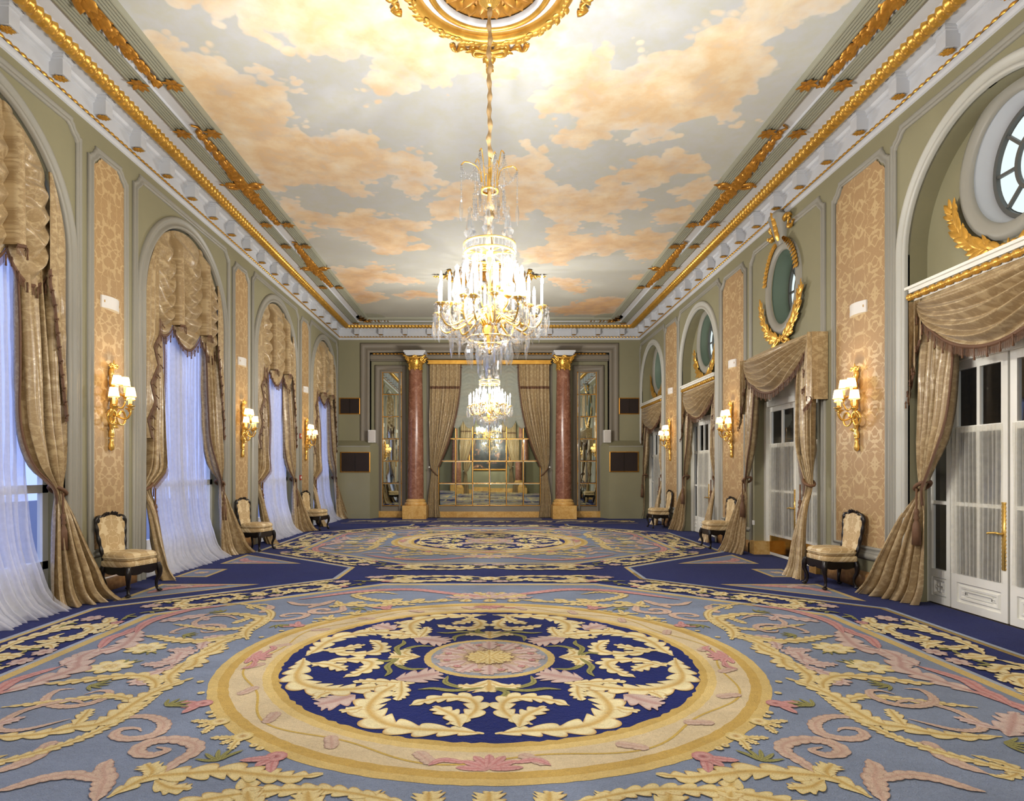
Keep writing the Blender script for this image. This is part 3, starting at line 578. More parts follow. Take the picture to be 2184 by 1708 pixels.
def door(name, c, leaves, z1, panelz, nn, kind):
    """glazed double door with fixed side lights; leaves = list of (a0, a1, handle side or None)"""
    d = struct(name); n0, n1 = nn-.045, nn
    lo, hi = leaves[0][0], leaves[-1][1]
    m = MB(); m.box((lo-.08, n0-.03, 0), (lo, n1+.05, z1+.1)); m.box((hi, n0-.03, 0), (hi+.08, n1+.05, z1+.1)); m.box((lo, n0-.03, z1), (hi, n1+.05, z1+.1)); m.map(RW); obj('door_frame', m, 'white', d, smooth=False)
    for (a0, a1, hs) in leaves:
        wd = a1-a0; st_ = .085 if wd > .5 else .06
        m = MB(); m.box((a0+.004, n0, .01), (a0+st_, n1, z1)); m.box((a1-st_, n0, .01), (a1-.004, n1, z1))
        zr = [(.01, .09), (panelz, panelz+.09), (z1-.09, z1)] + [(1.90, 1.97)] + ([(1.12, 1.16)] if True else [])
        for za, zb in zr: m.box((a0+st_, n0, za), (a1-st_, n1, zb))
        am = (a0+a1)/2
        if wd > .5: m.box((am-.02, n0+.005, panelz+.09), (am+.02, n1-.003, z1-.09))
        m.map(RW); lf = obj('door_leaf', m, 'white', d, smooth=False)
        m = MB()
        if kind == 'panel':
            m.box((a0+st_, n0+.01, .09), (a1-st_, n1-.022, panelz)); b = .06 if wd > .5 else .035
            q = [(a0+st_+b, .09+b), (a1-st_-b, .09+b), (a1-st_-b, panelz-b), (a0+st_+b, panelz-b)]
            sweep(m, q, [(-.03, n1-.022), (-.02, n1-.002), (0, n1-.004), (.012, n1-.022)], True); cc = .035
            x0, y0, x1, y1 = q[0][0]+.02, q[0][1]+.015, q[2][0]-.02, q[2][1]-.015
            o8 = [(x0+cc, y0), (x1-cc, y0), (x1-cc, y0+cc), (x1, y0+cc), (x1, y1-cc), (x1-cc, y1-cc), (x1-cc, y1), (x0+cc, y1), (x0+cc, y1-cc), (x0, y1-cc), (x0, y0+cc), (x0+cc, y0+cc)]
            sweep(m, o8, [(-.004, n1-.024), (.0, n1-.006), (.01, n1-.006), (.014, n1-.014)], True); m.map(RW); obj('panel', m, 'white', lf, smooth=False)
        else:
            m.box((a0+st_*.6, n1-.02, .06), (a1-st_*.6, n1+.004, panelz+.05)); m.map(RW); obj('kick_plate', m, 'plate', lf, smooth=False)
        cols = [(a0+st_, am-.02), (am+.02, a1-st_)] if wd > .5 else [(a0+st_, a1-st_)]
        for x0, x1 in cols:
            for za, zb in ((panelz+.09, 1.12), (1.16, 1.90), (1.97, z1-.09)):
                m = MB(); face(m, x0, x1, za, zb, (n0+n1)/2); m.map(RW); obj('pane', m, 'glass', lf, smooth=False)
        if hs:
            ah = a0+.045 if hs < 0 else a1-.045
            m = MB(); m.box((ah-.022, n1, .52), (ah+.022, n1+.008, 1.18)); 
            for z in np.arange(.53, 1.18, .04): m.box((ah-.027, n1, z), (ah+.027, n1+.007, z+.018))
            m.tube(cat([(ah, n1, .88), (ah, n1+.05, .88), (ah-hs*.03, n1+.06, .885), (ah-hs*.09, n1+.058, .88), (ah-hs*.14, n1+.055, .872)], 14), .011, 8); m.map(RW); obj('handle', m, 'brass', lf)
    return d
door('door_1', 6.0, [(4.86, 5.24, None), (5.26, 6.12, None), (6.14, 6.90, -1), (6.91, 7.26, None)], 2.66, .30, -.27, 'panel')
door('door_2', RBC, [(BL+.10, RBC+.02, None), (RBC+.03, BH-.08, -1)], 2.62, .30, -.22, 'plate')
door('door_3', 14.45, [(13.27, 13.62, None), (13.63, 14.44, None), (14.46, 15.27, -1), (15.28, 15.63, None)], 2.66, .30, -.27, 'panel')
door('door_4', 18.55, [(17.37, 17.72, None), (17.73, 18.54, None), (18.56, 19.37, -1), (19.38, 19.73, None)], 2.66, .30, -.27, 'panel')
m = MB(); m.box((BL+.005, -.24, 2.70), (BH-.005, -.2, BZ)); m.map(RW); obj('door_transom', m, 'white', bpy.data.objects['door_2'], smooth=False)
for a in (BL, BH-.05):
    m = MB(); m.box((a-.08, -.24, 0), (a+.12, .06, .24)); m.map(RW); obj('marble_plinth', m, 'yelmarble', wr, smooth=False)
# bull's eye windows
def oval(c, rx, rz, n=64):
    th = np.linspace(0, 2*PI, n, endpoint=False); return np.stack([c[0]+rx*np.cos(th), c[1]+rz*np.sin(th)], 1)
for i, (c, rx, n0, rm) in enumerate([(RARCH[0], RXA, -.22, 'cornice'), (RBC, .46, 0.0, 'niche'), (RARCH[1], RXA, -.22, 'niche'), (RARCH[2], RXA, -.22, 'niche')]):
    ow = struct('window_%d' % (i+7)); ctr = (c, OVZ); rz = RZA; dp = .30 if n0 == 0 else .20
    m = MB(); p = oval(ctr, rx, rz); sweep(m, p, [(-.16, n0), (-.15, n0+.03), (-.10, n0+.05), (-.04, n0+.05), (-.02, n0+.035), (0, n0+.03), (0.01, n0)], True); m.map(RW); obj('oval_frame', m, 'trim', ow)
    m = MB(); q0 = oval(ctr, rx, rz); q1 = oval(ctr, rx-.05, rz-.05); G = np.stack([np.stack([q0[:, 0], np.full(64, n0+.01), q0[:, 1]], 1), np.stack([q1[:, 0], np.full(64, n0-dp), q1[:, 1]], 1)], 1); m.grid(G, cu=True); m.map(RW); obj('oval_reveal', m, rm, ow)
    m = MB(); f0, f1 = n0-dp-.02, n0-dp+.035
    sweep(m, oval(ctr, rx-.05, rz-.05), [(0, f1), (.04, f1), (.04, f0)], True); sweep(m, oval(ctr, .2, .27, 40), [(-.018, f0), (-.018, f1-.01), (.018, f1-.01), (.018, f0)], True)
    for k in range(8):
        a = k*PI/4+PI/2; x0, z0 = c+.2*math.cos(a), OVZ+.27*math.sin(a); x1, z1 = c+(rx-.09)*math.cos(a), OVZ+(rz-.1)*math.sin(a)
        sweep(m, [(x0, z0), (x1, z1)], [(-.014, f0), (-.014, f1-.012), (.014, f1-.012), (.014, f0)])
    m.map(RW); obj('oval_bars', m, 'muntin', ow, smooth=False)
    for k in range(8):
        a0, a1 = k*PI/4+PI/2, (k+1)*PI/4+PI/2; th = np.linspace(a0, a1, 7); g = np.stack([np.stack([c+.2*np.cos(th), np.full(7, f0+.01), OVZ+.27*np.sin(th)], 1), np.stack([c+(rx-.09)*np.cos(th), np.full(7, f0+.01), OVZ+(rz-.1)*np.sin(th)], 1)], 1)
        m = MB(); m.grid(g); m.map(RW); obj('pane', m, 'frost', ow, smooth=False)
    m = MB(); q = oval(ctr, .19, .26, 24); m.add([(x, f0+.01, z) for x, z in q]+[(c, f0+.01, OVZ)], None, [(j, (j+1) % 24, 24) for j in range(24)]); m.map(RW); obj('pane', m, 'frost', ow, smooth=False)
# gilded laurel sprays under the bull's eyes, every leaf on its own
lm = MB(); leaf(lm, (0, 0, 0), (0, 0, 1), (0, 1, 0), .21, .040, .3, 5); LEAF = lm.mesh('laurel_leaf', M['gilt'])
def wreath(c, n0, label):
    rx, rz = (RXA if n0 < 0 else .46)+.24, RZA+.24
    r = thing('laurel_spray', label, 'wall ornament', tuple(RW(np.array([(c, n0, OVZ-rz)]))[0]), 0)
    m = MB()
    for s_ in (-1, 1):
        th = np.linspace(-PI/2+s_*.04, -PI/2+s_*1.35, 24); P = np.stack([c+rx*np.cos(th), np.full(24, n0+.05), OVZ+rz*np.sin(th)], 1); m.tube(P, np.linspace(.022, .008, 24), 6)
        m.tube(cat([(c, n0+.05, OVZ-rz), (c-s_*.10, n0+.05, OVZ-rz-.06), (c-s_*.20, n0+.06, OVZ-rz-.14)], 10), .02, 6)
        m.tube(cat([(c-s_*.02, n0+.05, OVZ-rz-.02), (c-s_*.2, n0+.06, OVZ-rz-.1), (c-s_*.27, n0+.05, OVZ-rz-.05), (c-s_*.33, n0+.05, OVZ-rz-.16), (c-s_*.40, n0+.05, OVZ-rz-.10)], 16), .022, 6)
    bow(m, (c, n0+.03, OVZ-rz), (0, 0, 1), (0, 1, 0), .10); m.map(RW); obj('branch', m, 'gilt', r)
    for s_ in (-1, 1):
        for k in range(19):
            th = -PI/2+s_*(.12+k*.068); tx, tz = -math.sin(th)*s_*rx, math.cos(th)*s_*rz; ln = math.hypot(tx, tz); tx /= ln; tz /= ln
            for sd_ in ((-1, 1, random.choice((-.5, .5))) if k < 18 else (0,)):
                an = math.atan2(tz, tx)+sd_*random.uniform(.4, .85); sc = random.uniform(.65, 1.2)*(1-.25*k/18)
                pw = RW(np.array([(c+rx*math.cos(th), n0+.055+random.uniform(0, .02), OVZ+rz*math.sin(th))]))[0]
                # leaf mesh points up (+z) with its face to +y: turn it in the wall plane, then face the room
                R_ = Matrix(((0, -1, 0, 0), (1, 0, 0, 0), (0, 0, 1, 0), (0, 0, 0, 1)))@Matrix.Rotation(PI/2-an, 4, 'Y')@Matrix.Rotation(random.uniform(-.35, .35), 4, 'Z')
                o = bpy.data.objects.new('leaf', LEAF); COL.objects.link(o); o.parent = r; o.matrix_basis = mw(r).inverted()@Matrix.Translation(tuple(pw))@R_@Matrix.Scale(sc, 4)
    return r
wreath(RARCH[0], -.22, 'gilded laurel spray under the nearest and largest oval window'); wreath(RBC, 0, 'gilded laurel spray below the green oval window with crest, above the brass plated door')
wreath(RARCH[1], -.22, 'gilded laurel spray below the oval window in the middle arch'); wreath(RARCH[2], -.22, 'gilded laurel spray below the farthest oval window, next to the back wall')
# crest over the green oval
cr = thing('cartouche', 'gilded crest with scroll keystone and leaf drops over the green oval window', 'wall ornament', tuple(RW(np.array([(RBC, 0, 5.3)]))[0]))
m = MB(); zt = OVZ+RZA+.12
m.grid(np.array([[(RBC-x, n, z) for x, n in ((.09+k*.02, 0), (.09+k*.02, .06+.03*k), (-.09-k*.02, .06+.03*k), (-.09-k*.02, 0))] for k, z in enumerate(np.linspace(zt-.04, zt+.42, 5))])); m.lathe([(0, -.15), (.07, -.13), (.08, 0), (.07, .13), (0, .15)], 12, (RBC, .12, zt+.42), 'x'); m.map(RW); obj('keystone', m, 'trim', cr)
m = MB()
for k in range(4): leaf(m, (RBC, .09+.02*k, zt+.02+.09*k), (0, .25, 1), (0, 1, -.2), .2, .07, .4)
for s_ in (-1, 1):
    P = cat([(RBC+s_*.13, .05, zt+.30), (RBC+s_*.24, .06, zt+.38), (RBC+s_*.33, .06, zt+.30), (RBC+s_*.26, .05, zt+.20), (RBC+s_*.36, .05, zt+.14), (RBC+s_*.44, .05, zt+.20)], 22); m.tube(P, .03+.015*np.sin(np.arange(22)*.9), 7)
    th = np.linspace(PI/2-s_*.25, PI/2-s_*1.35, 12)
    P = [(RBC+.56*math.cos(t_)*1.02, .04, OVZ+.76*math.sin(t_)) for t_ in th]
    for j in range(11): 
        d_ = np.array(P[j+1])-np.array(P[j])
        for q in (-.6, 0, .6): leaf(m, P[j], d_+np.array((q*.06, .02, q*.03)), (0, 1, 0), .12, .035, .45)
m.map(RW); obj('gilt_foliage', m, 'gilt', cr)

# ------------------------------------------------------------------ curtains
def drape(levels, k, ns=72, nt=64, seed=0, uvw=1.6):
    """hanging cloth: levels = [(z, a0, n0, a1, n1, amp)] from top to bottom; k folds"""
    Lv = np.array(levels, float)
    zz = np.linspace(Lv[0, 0], Lv[-1, 0], nt)
    from_top = Lv[0, 0]-Lv[:, 0]
    def ip(col):
        y = Lv[:, col]; d = np.gradient(y, from_top); x = Lv[0, 0]-zz; i = np.clip(np.searchsorted(from_top, x, 'right')-1, 0, len(y)-2); h = from_top[i+1]-from_top[i]; u = (x-from_top[i])/h
        # monotone cubic
        sl = (y[i+1]-y[i])/h; d0 = np.clip(d[i], np.minimum(0, 3*sl), np.maximum(0, 3*sl)); d1 = np.clip(d[i+1], np.minimum(0, 3*sl), np.maximum(0, 3*sl))
        return (2*u**3-3*u**2+1)*y[i]+(u**3-2*u**2+u)*h*d0+(-2*u**3+3*u**2)*y[i+1]+(u**3-u**2)*h*d1
    a0, n0, a1, n1, am = [ip(c)[:, None] for c in range(1, 6)]
    s = np.linspace(0, 1, ns)[None]; r = np.random.default_rng(abs(seed)); ph = r.uniform(0, 6.28)
    sw = s+.018*np.sin(2*PI*2.3*s+ph)+.012*np.sin(zz[:, None]*2.1+ph+5*s)
    wv = 2.6*np.abs(np.cos(PI*k*sw+ph))**.8-1.5+.4*np.cos(2*PI*k*1.73*sw+zz[:, None]*.7+2*ph)
    da, dn = a1-a0, n1-n0; L = np.sqrt(da**2+dn**2)+1e-6; ua, un = da/L, dn/L
    A = a0+da*s+am*.45*np.sin(4*PI*k*sw+ph)*ua*.5; N = n0+dn*s; sgn = np.where(ua >= 0, 1, -1)
    A = A-un*sgn*am*wv; N = N+np.abs(ua)*am*wv
    Z = np.repeat(zz[:, None], ns, 1)
    return np.stack([A, N, Z], -1), np.stack([s*uvw+0*zz[:, None], zz[:, None]+0*s], -1)
def fringe(mb, P, down=(0, 0, -1), L=.07, step=.010, n0=(0, 1, 0)):
    """braid along P with a row of hanging strands"""
    P = np.asarray(P, float); seg = np.linalg.norm(np.diff(P, axis=0), axis=1); S_ = np.concatenate([[0], np.cumsum(seg)]); k = max(8, int(S_[-1]/step)); t_ = np.linspace(0, S_[-1], k)
    Q = np.stack([np.interp(t_, S_, P[:, i]) for i in range(3)], 1); dn = np.broadcast_to(np.asarray(down, float), Q.shape); tg = np.gradient(Q, axis=0); tg /= np.linalg.norm(tg, axis=1)[:, None]+1e-9
    off = np.asarray(n0, float)*.012
    mb.grid(np.stack([Q+off-dn*.012, Q+off*1.8, Q+off+dn*L*.28, Q-off*.3+dn*L*.28], 1))
    w_ = step*.34; e = dn*(L*RNG.uniform(.86, 1.10, k))[:, None]; b = Q+off+dn*L*.2
    V = np.stack([b-tg*w_, b+tg*w_, b+e*.85+tg*w_*.9+off*.4, b+e*.85-tg*w_*.9+off*.4], 1).reshape(-1, 3); mb.add(V, np.arange(4*k).reshape(k, 4))
    for j in range(6, k-3, 14 if step < .0125 else 10**6):  # small bobbin tassels
        mb.tube([b[j]+off*2, b[j]+e[j]*.3+off*2.2, b[j]+e[j]*.5+off*2.2, b[j]+e[j]*1.12+off*2], [.006, .011, .006, .011], 5)
def tassel(mb, p, L=.55):
    p = np.asarray(p, float)
    mb.tube([p, p-(0, 0, L*.35)], .012, 6); q = p-np.array((0, 0, L*.35))
    mb.lathe([(0, 0), (.02, -.01), (.03, -.05), (.018, -.08), (.034, -.11), (.02, -.13), (.03, -.16), (.042, -.2), (.048, -L*.65), (0, -L*.65)], 10, q)
def panel(parent, mp, levels, k, edge, seed, flip=False, tie=None, ts=1.0, nm='drape', edge_z0=1.1, mat='curtain', fr=True):
    G, uv = drape(levels, k, seed=seed); m = MB(); m.grid(G, uv=uv); m.map(mp); obj(nm, m, mat, parent)
    if fr:
        e = G[:, 0 if edge == 0 else -1]; e = e[e[:, 2] > edge_z0]; sg = -1 if edge == 0 else 1
        m = MB(); fringe(m, e, (sg*.55, .2, -.8), .06, .013); m.map(mp); obj('edge_fringe', m, 'fringe', parent)
    if tie:
        (ta, tn, tz, tw) = tie; m = MB(); th = np.linspace(0, 2*PI, 24); m.tube(np.stack([ta+tw*np.cos(th), tn+.07*np.sin(th), tz+.05*np.cos(th)*ts], 1), .022, 7, False)
        tassel(m, (ta+ts*tw*.6, tn+.10, tz-.03), .62); m.map(mp); obj('tieback', m, 'rope', parent)
def austrian(parent, mp, a0, a1, top, botc, n, seed, lam=.23):
    """one ruched swag between two pleats"""
    ns, nt = 30, 110; s = np.linspace(0, 1, ns)[None]; t_ = np.linspace(0, 1, nt)[:, None]; r = np.random.default_rng(seed)
    A = a0+(a1-a0)*s+0*t_; zt = top(A[0])[None]; zb = botc[0]+(botc[1]-botc[0])*s-botc[2]*np.sin(PI*s)**.8
    Z = zt+(zb-zt)*t_; U = 1-(2*s-1)**2; sag = .22+.12*np.sin(3*t_+seed)
    phs = (Z+sag*U+.03*np.sin(9*s+7*t_+seed))/lam; rip = np.abs(((phs) % 1)-.5)*2
    env = np.clip(t_*3.2, 0, 1)*np.clip((1.02-t_)*6, .1, 1)*(.35+.65*np.sin(PI*np.clip(s, .03, .97)))
    N = n+.03+.05*np.sin(PI*s)**.6*np.sin(PI*np.clip(t_*.9+.1, 0, 1))+.12*env*(1-rip**1.2)
    G = np.stack([A, N, Z], -1); m = MB(); m.grid(G, uv=np.stack([A-a0, Z+0*A], -1)); m.map(mp); obj('ruched_swag', m, 'curtain', parent)
    return G[-1]
def jabot(parent, mp, a0, a1, ztop, z0, z1, n, sg, k=3, seed=0, wid=.16, mat='curtain'):
    """cascade: cloth pleated back and forth, its lower edge stepping down in a zigzag"""
    ns, nt = 24*k+1, 30; s = np.linspace(0, 1, ns)[None]; t_ = np.linspace(0, 1, nt)[:, None]
    tri = np.abs((s*k+.0) % 1-.5)*2
    ab = a0+(a1-a0)*s+sg*wid*(.5-tri)*(.25+.75*t_); zb = z0+(z1-z0)*s; ztop = ztop(ab) if callable(ztop) else ztop; Z = ztop+(zb-ztop)*t_; N = n+.02+.05*s+.03*np.cos(s*k*2*PI)+.02*t_+0*Z
    G = np.stack([ab, N, Z], -1); m = MB(); m.grid(G, uv=np.stack([s*1.0+0*Z, Z], -1)); m.map(mp); obj('jabot', m, mat, parent)
    m = MB(); fringe(m, G[-1], (0, 0, -1), .07, .011); m.map(mp); obj('jabot_fringe', m, 'fringe', parent)
def left_curtain(c, label, fine=True):
    r = thing('swagged_curtain', label, 'curtain', (-W, c, 0), 0, 'arched window curtains'); n = -.06
    top = lambda a: LZS+np.sqrt(np.maximum(.0, (LR-.03)**2-(a-c)**2))
    fr = MB(); last = None
    cols = [(-1.02, -.45, 3.62, 3.66, .16), (-.45, .47, 3.70, 3.72, .30), (.47, 1.02, 3.70, 3.58, .20)]
    m = MB(); s = np.linspace(-1, 1, 60)[None]; t_ = np.linspace(0, 1, 4)[:, None]; A = c+s*1.27+0*t_; m.grid(np.stack([A, n-.01+0*A, top(A)+(3.72-top(A))*t_], -1), uv=np.stack([A, A*0], -1)); m.map(LW); obj('valance_lining', m, 'curtain', r)
    for i, (x0, x1, b0, b1, sag) in enumerate(cols):
        e = austrian(r, LW, c+x0, c+x1, top, (b0, b1, sag), n, int(c*10)+i); fringe(fr, e, (0, 0, -1), .10, .010)
    for x0, x1, zb in ((-.51, -.39, 3.68), (.41, .53, 3.72)):
        s = np.array([0, 0, .08, .3, .5, .7, .92, 1, 1])[None]; dn = np.array([.0, .11, .15, .175, .185, .175, .15, .11, .0])[None]; t_ = np.linspace(0, 1, 24)[:, None]; A = c+x0+(x1-x0)*s+0*t_; Z = top(A)+(zb-top(A))*t_; m = MB(); m.grid(np.stack([A, n+.02+dn*np.clip(t_*6, .25, 1)+.02*t_, Z], -1), uv=np.stack([A-c, Z], -1)); m.map(LW); obj('pleat', m, 'curtain', r)
        fringe(fr, [(c+x0, n+.17, zb), (c+(x0+x1)/2, n+.22, zb), (c+x1, n+.17, zb)], (0, 0, -1), .10, .010)
    fr.map(LW); obj('swag_fringe', fr, 'fringe', r)
    for sg in (-1, 1):   # flat side wings whose inner edge cascades down in a zigzag
        zz = np.concatenate([np.linspace(4.70, 3.5, 16)[:-1], np.linspace(3.5, 1.95 if sg < 0 else 2.05, 60)]); hf = np.where(zz > LZS, np.sqrt(np.maximum(0, 1.27**2-np.maximum(0, zz-LZS)**2)), 1.27)
        lo = np.clip(3.5-zz, 0, None); tri = np.abs((lo/.52+.0) % 1-.5)*2; dn = np.clip(lo*6, 0, 1); ai = .98+.24*lo/1.5+.07*(1.0-tri)*dn
        ss = np.linspace(0, 1, 16)[None]; A = ai[:, None]+(np.maximum(hf, ai+.04)-ai)[:, None]*ss; N = n+.10+.045*((tri-.5)*dn)[:, None]*(1-ss)**.5+.012*np.cos(ss*16)
        G = np.stack([c+sg*A, N, np.repeat(zz[:, None], 16, 1)], -1); m = MB(); m.grid(G, uv=np.stack([A, G[..., 2]], -1)); m.map(LW); obj('side_wing', m, 'curtain', r)
        m = MB(); fringe(m, G[13:, 0], (-sg*.75, .1, -.55), .075, .011); m.map(LW); obj('wing_fringe', m, 'fringe', r)
    panel(r, LW, [(4.2, c-1.26, n-.02, c-.72, n-.02, .04), (2.6, c-1.26, n, c-.70, n+.02, .08), (1.75, c-1.27, n, c-.73, n+.07, .085), (1.48, c-1.28, n, c-.82, n+.13, .06), (1.35, c-1.28, n+.0, c-1.02, n+.12, .028), (1.27, c-1.28, n+.0, c-1.12, n+.10, .018), (1.0, c-1.30, n+.12, c-1.06, n+.08, .035), (.4, c-1.40, n+.32, c-.98, n+.11, .05), (.08, c-1.48, n+.46, c-.94, n+.13, .06), (.012, c-1.52, n+.52, c-.90, n+.16, .07)], 5, 1, int(c*7), tie=(c-1.19, n+.04, 1.28, .095))
    panel(r, LW, [(4.2, c+.62, n-.02, c+1.26, n-.02, .04), (2.6, c+.64, n+.02, c+1.26, n, .08), (1.75, c+.72, n+.06, c+1.27, n, .085), (1.48, c+.84, n+.10, c+1.28, n, .06), (1.35, c+1.02, n+.10, c+1.28, n+.02, .028), (1.25, c+1.12, n+.08, c+1.28, n+.03, .018), (1.0, c+1.08, n+.09, c+1.30, n+.13, .035), (.4, c+1.00, n+.11, c+1.42, n+.34, .05), (.08, c+.97, n+.13, c+1.50, n+.48, .06), (.012, c+.94, n+.16, c+1.55, n+.54, .07)], 5, 0, int(c*7)+3, tie=(c+1.19, n+.05, 1.28, .095), ts=-1)
    return r
def left_sheer(c, label):
    r = thing('sheer_curtain', label, 'sheer curtain', (-W, c, 0), 0, 'white sheers at the arched windows')
    for nm, a0, a1, b0, b1, sd in (('sheer_panel', -.85, .05, -.95, .22, 1), ('sheer_panel', -.05, .85, .05, .98, 2)):
        G, uv = drape([(4.3, c+a0, -.13, c+a1, -.13, .02), (1.4, c+a0*.95, -.12, c+a1+.02, -.11, .03), (.5, c+a0*.9, -.03, c+(a1+b1)/2, -.02, .04), (.06, c+b0, .12, c+b1, .16, .05), (.014, c+b0, .18, c+b1, .26, .055)], 9, 90, 40, seed=int(c*3)+sd); m = MB(); m.grid(G, uv=uv); m.map(LW); obj(nm, m, 'sheer', r)
    return r
for c, nm in zip(LWIN[2:], ('nearest', 'second', 'third', 'farthest')):
    left_curtain(c, {'nearest': 'gold satin swagged curtain at the nearest arched window, cut by the frame', 'second': 'gold ruched curtain with three swags at the second arched window', 'third': 'gold ruched curtain at the third arched window, between the middle and far sconces', 'farthest': 'narrow looking gold ruched curtain at the farthest arched window by the back corner'}[nm])
    left_sheer(c, 'white floor length sheer behind the gold curtain of the %s arched window' % nm)
for c, q in zip(LWIN[:2], ('rearmost', 'other')): left_sheer(c, 'white floor length sheer at the %s arched window behind the viewer' % q)
def right_curtain(c, hw, n, label, pel=True, near=True, zt=3.40, wf=.62):
    r = thing('swag_curtain', label, 'curtain', (W, c, 0), 0, 'door curtains with single swags'); lo, hi = c-hw, c+hw
    ns, nt = 56, 120; s = np.linspace(0, 1, ns)[None]; t_ = np.linspace(0, 1, nt)[:, None]
    A = lo+(hi-lo)*s+0*t_; U = np.sin(PI*s)**.72; Z = zt-.02*t_-(.68*t_**1.1)*U-.06*t_*(1-U); sg = (t_*6.5+.25*np.sin(5*s+1)+.2*np.sin(11*s)*t_)
    rip = np.abs((sg % 1)-.5)*2; N = n+.05+.16*U*np.sin(PI*np.clip(t_*.8+.12, 0, 1))+.11*U**.7*np.clip(t_*5-.3, 0, 1)*np.clip((1.05-t_)*7, .15, 1)*(1-rip**1.25)
    G = np.stack([A, N, Z], -1); m = MB(); m.grid(G, uv=np.stack([A-c, Z*.8], -1)); m.map(RW); obj('swag', m, 'curtain', r)
    m = MB(); fringe(m, G[-1], (0, 0, -1), .10, .011); m.map(RW); obj('swag_fringe', m, 'fringe', r)
    jabot(r, RW, hi-.06, hi+.06, zt, 2.95, 2.25, n+.03, 1, 2, 3, .12); jabot(r, RW, lo+.06, lo-.06, zt, 2.95, 2.35, n+.03, -1, 2, 4, .12)
    for sd_, ee in (((1, 0), ) if not near else ((1, 0), (-1, 1))):
        o = c+sd_*hw; i = lambda x: c+sd_*(hw-x)
        lv = [(zt-.05, .02, 0, .56, .02, .03), (2.5, .03, .0, .52, .04, .07), (1.8, .02, 0, .42, .07, .07), (1.40, .0, .02, .20, .08, .025), (1.30, .0, .02, .13, .08, .016), (1.0, -.14, .14, .13, .05, .03), (.5, -.36, .26, .13, .06, .045), (.08, -.58, .34, .11, .10, .055), (.012, -.64, .36, .10, .12, .06)]
        if sd_ < 0: lv = lv[:5]+[(1.0, -.12, .18, .13, .12, .03), (.5, -.26, .30, .16, .24, .045), (.08, -.40, .38, .16, .34, .055), (.012, -.44, .40, .16, .38, .06)]
        lv = [(z, x0*(wf+.1*(z < 1) if wf < 1 else 1), y0*(1 if wf == 1 else .85), x1*wf, y1, am*(1 if wf == 1 else .75)) for z, x0, y0, x1, y1, am in lv]
        L = [(z, i(x1), n+y1, i(x0), n+y0, am) if sd_ > 0 else (z, i(x0), n+y0, i(x1), n+y1, am) for z, x0, y0, x1, y1, am in lv]
        panel(r, RW, L, 6, ee, int(c*5)+sd_, tie=(i(.07), n+.05, 1.33, .08), ts=-sd_)
    if pel:
        m = MB(); m.box((lo-.06, -.22, zt+.13), (hi+.06, n+.17, zt+.16)); m.box((lo-.03, -.22, zt+.09), (hi+.03, n+.14, zt+.13)); m.box((lo-.0, -.22, zt), (hi+.0, n+.10, zt+.09)); m.map(RW); obj('pelmet', m, 'white', r, smooth=False)
        k = int(2*hw/.012); a = np.linspace(lo-.03, hi+.03, k); m = MB(); m.tube(np.stack([a, np.full(k, n+.13), np.full(k, zt+.045)], 1), .032+.007*np.sign(np.sin(a*2*PI/.12))*np.abs(np.sin(a*2*PI/.12))**.5+.003*np.sin(a*2*PI/.04), 10); m.map(RW); obj('gilded_rod', m, 'gilt', r)
    else:
        m = MB(); m.box((lo, 0, zt-.03), (hi, n+.03, zt)); m.map(RW); obj('pelmet_board', m, 'wall', r, smooth=False)
        for a in (lo-.07, hi+.07): m = MB(); m.grid(np.array([[(a+.0, nn_, z) for z in (zt, 2.5)] for nn_ in np.linspace(.01, n+.08, 6)]), uv=np.array([[(nn_, z) for z in (zt, 2.5)] for nn_ in np.linspace(.01, n+.08, 6)])); m.map(RW); obj('return', m, 'curtain', r)
        pass
    return r
right_curtain(RARCH[0], 1.10, -.10, 'large gold swag curtain under the gilded rod at the nearest white glazed door', wf=1.0)
right_curtain(RBC-.15, 1.15, .16, 'gold swag curtain without arch over the brass plated door', False, zt=3.45, wf=.80)
right_curtain(RARCH[1], 1.10, -.10, 'gold swag curtain in the middle arch, between the right hand sconces')
right_curtain(RARCH[2], 1.10, -.10, 'gold swag curtain in the farthest arch beside the back wall')
# net curtains fixed on the glazed doors
for i, (a0, a1, z0, z1, n, lb) in enumerate([(6.20, 6.86, .40, 1.94, -.255, 'gathered cream net on the leaf with the brass handle, nearest door'), (5.34, 6.06, .40, 1.94, -.255, 'gathered cream net on the near leaf of the nearest door, cut by the frame'), (BL+.16, RBC-.02, .36, 1.94, -.205, 'cream net on the near leaf of the brass plated door'), (RBC+.08, BH-.13, .36, 1.94, -.205, 'cream net on the far leaf of the brass plated door'),
        (13.70, 14.38, .40, 1.94, -.255, 'cream net on the near leaf of the middle arch door'), (14.52, 15.2, .40, 1.94, -.255, 'cream net on the far leaf of the middle arch door'), (17.8, 18.48, .40, 1.94, -.255, 'cream net on the near leaf of the farthest door'), (18.62, 19.3, .40, 1.94, -.255, 'cream net on the far leaf of the farthest door')]):
    G, uv = drape([(z1+.02, a0, n, a1, n, .010), ((z0+z1)/2, a0, n, a1, n, .014), (z0, a0, n, a1, n, .012)], 11, 130, 16, seed=i); m = MB(); m.grid(G); m.map(RW); o = obj('door_net', m, 'doorsheer'); tag(o, lb, 'net curtain', 'nets on the glazed doors')
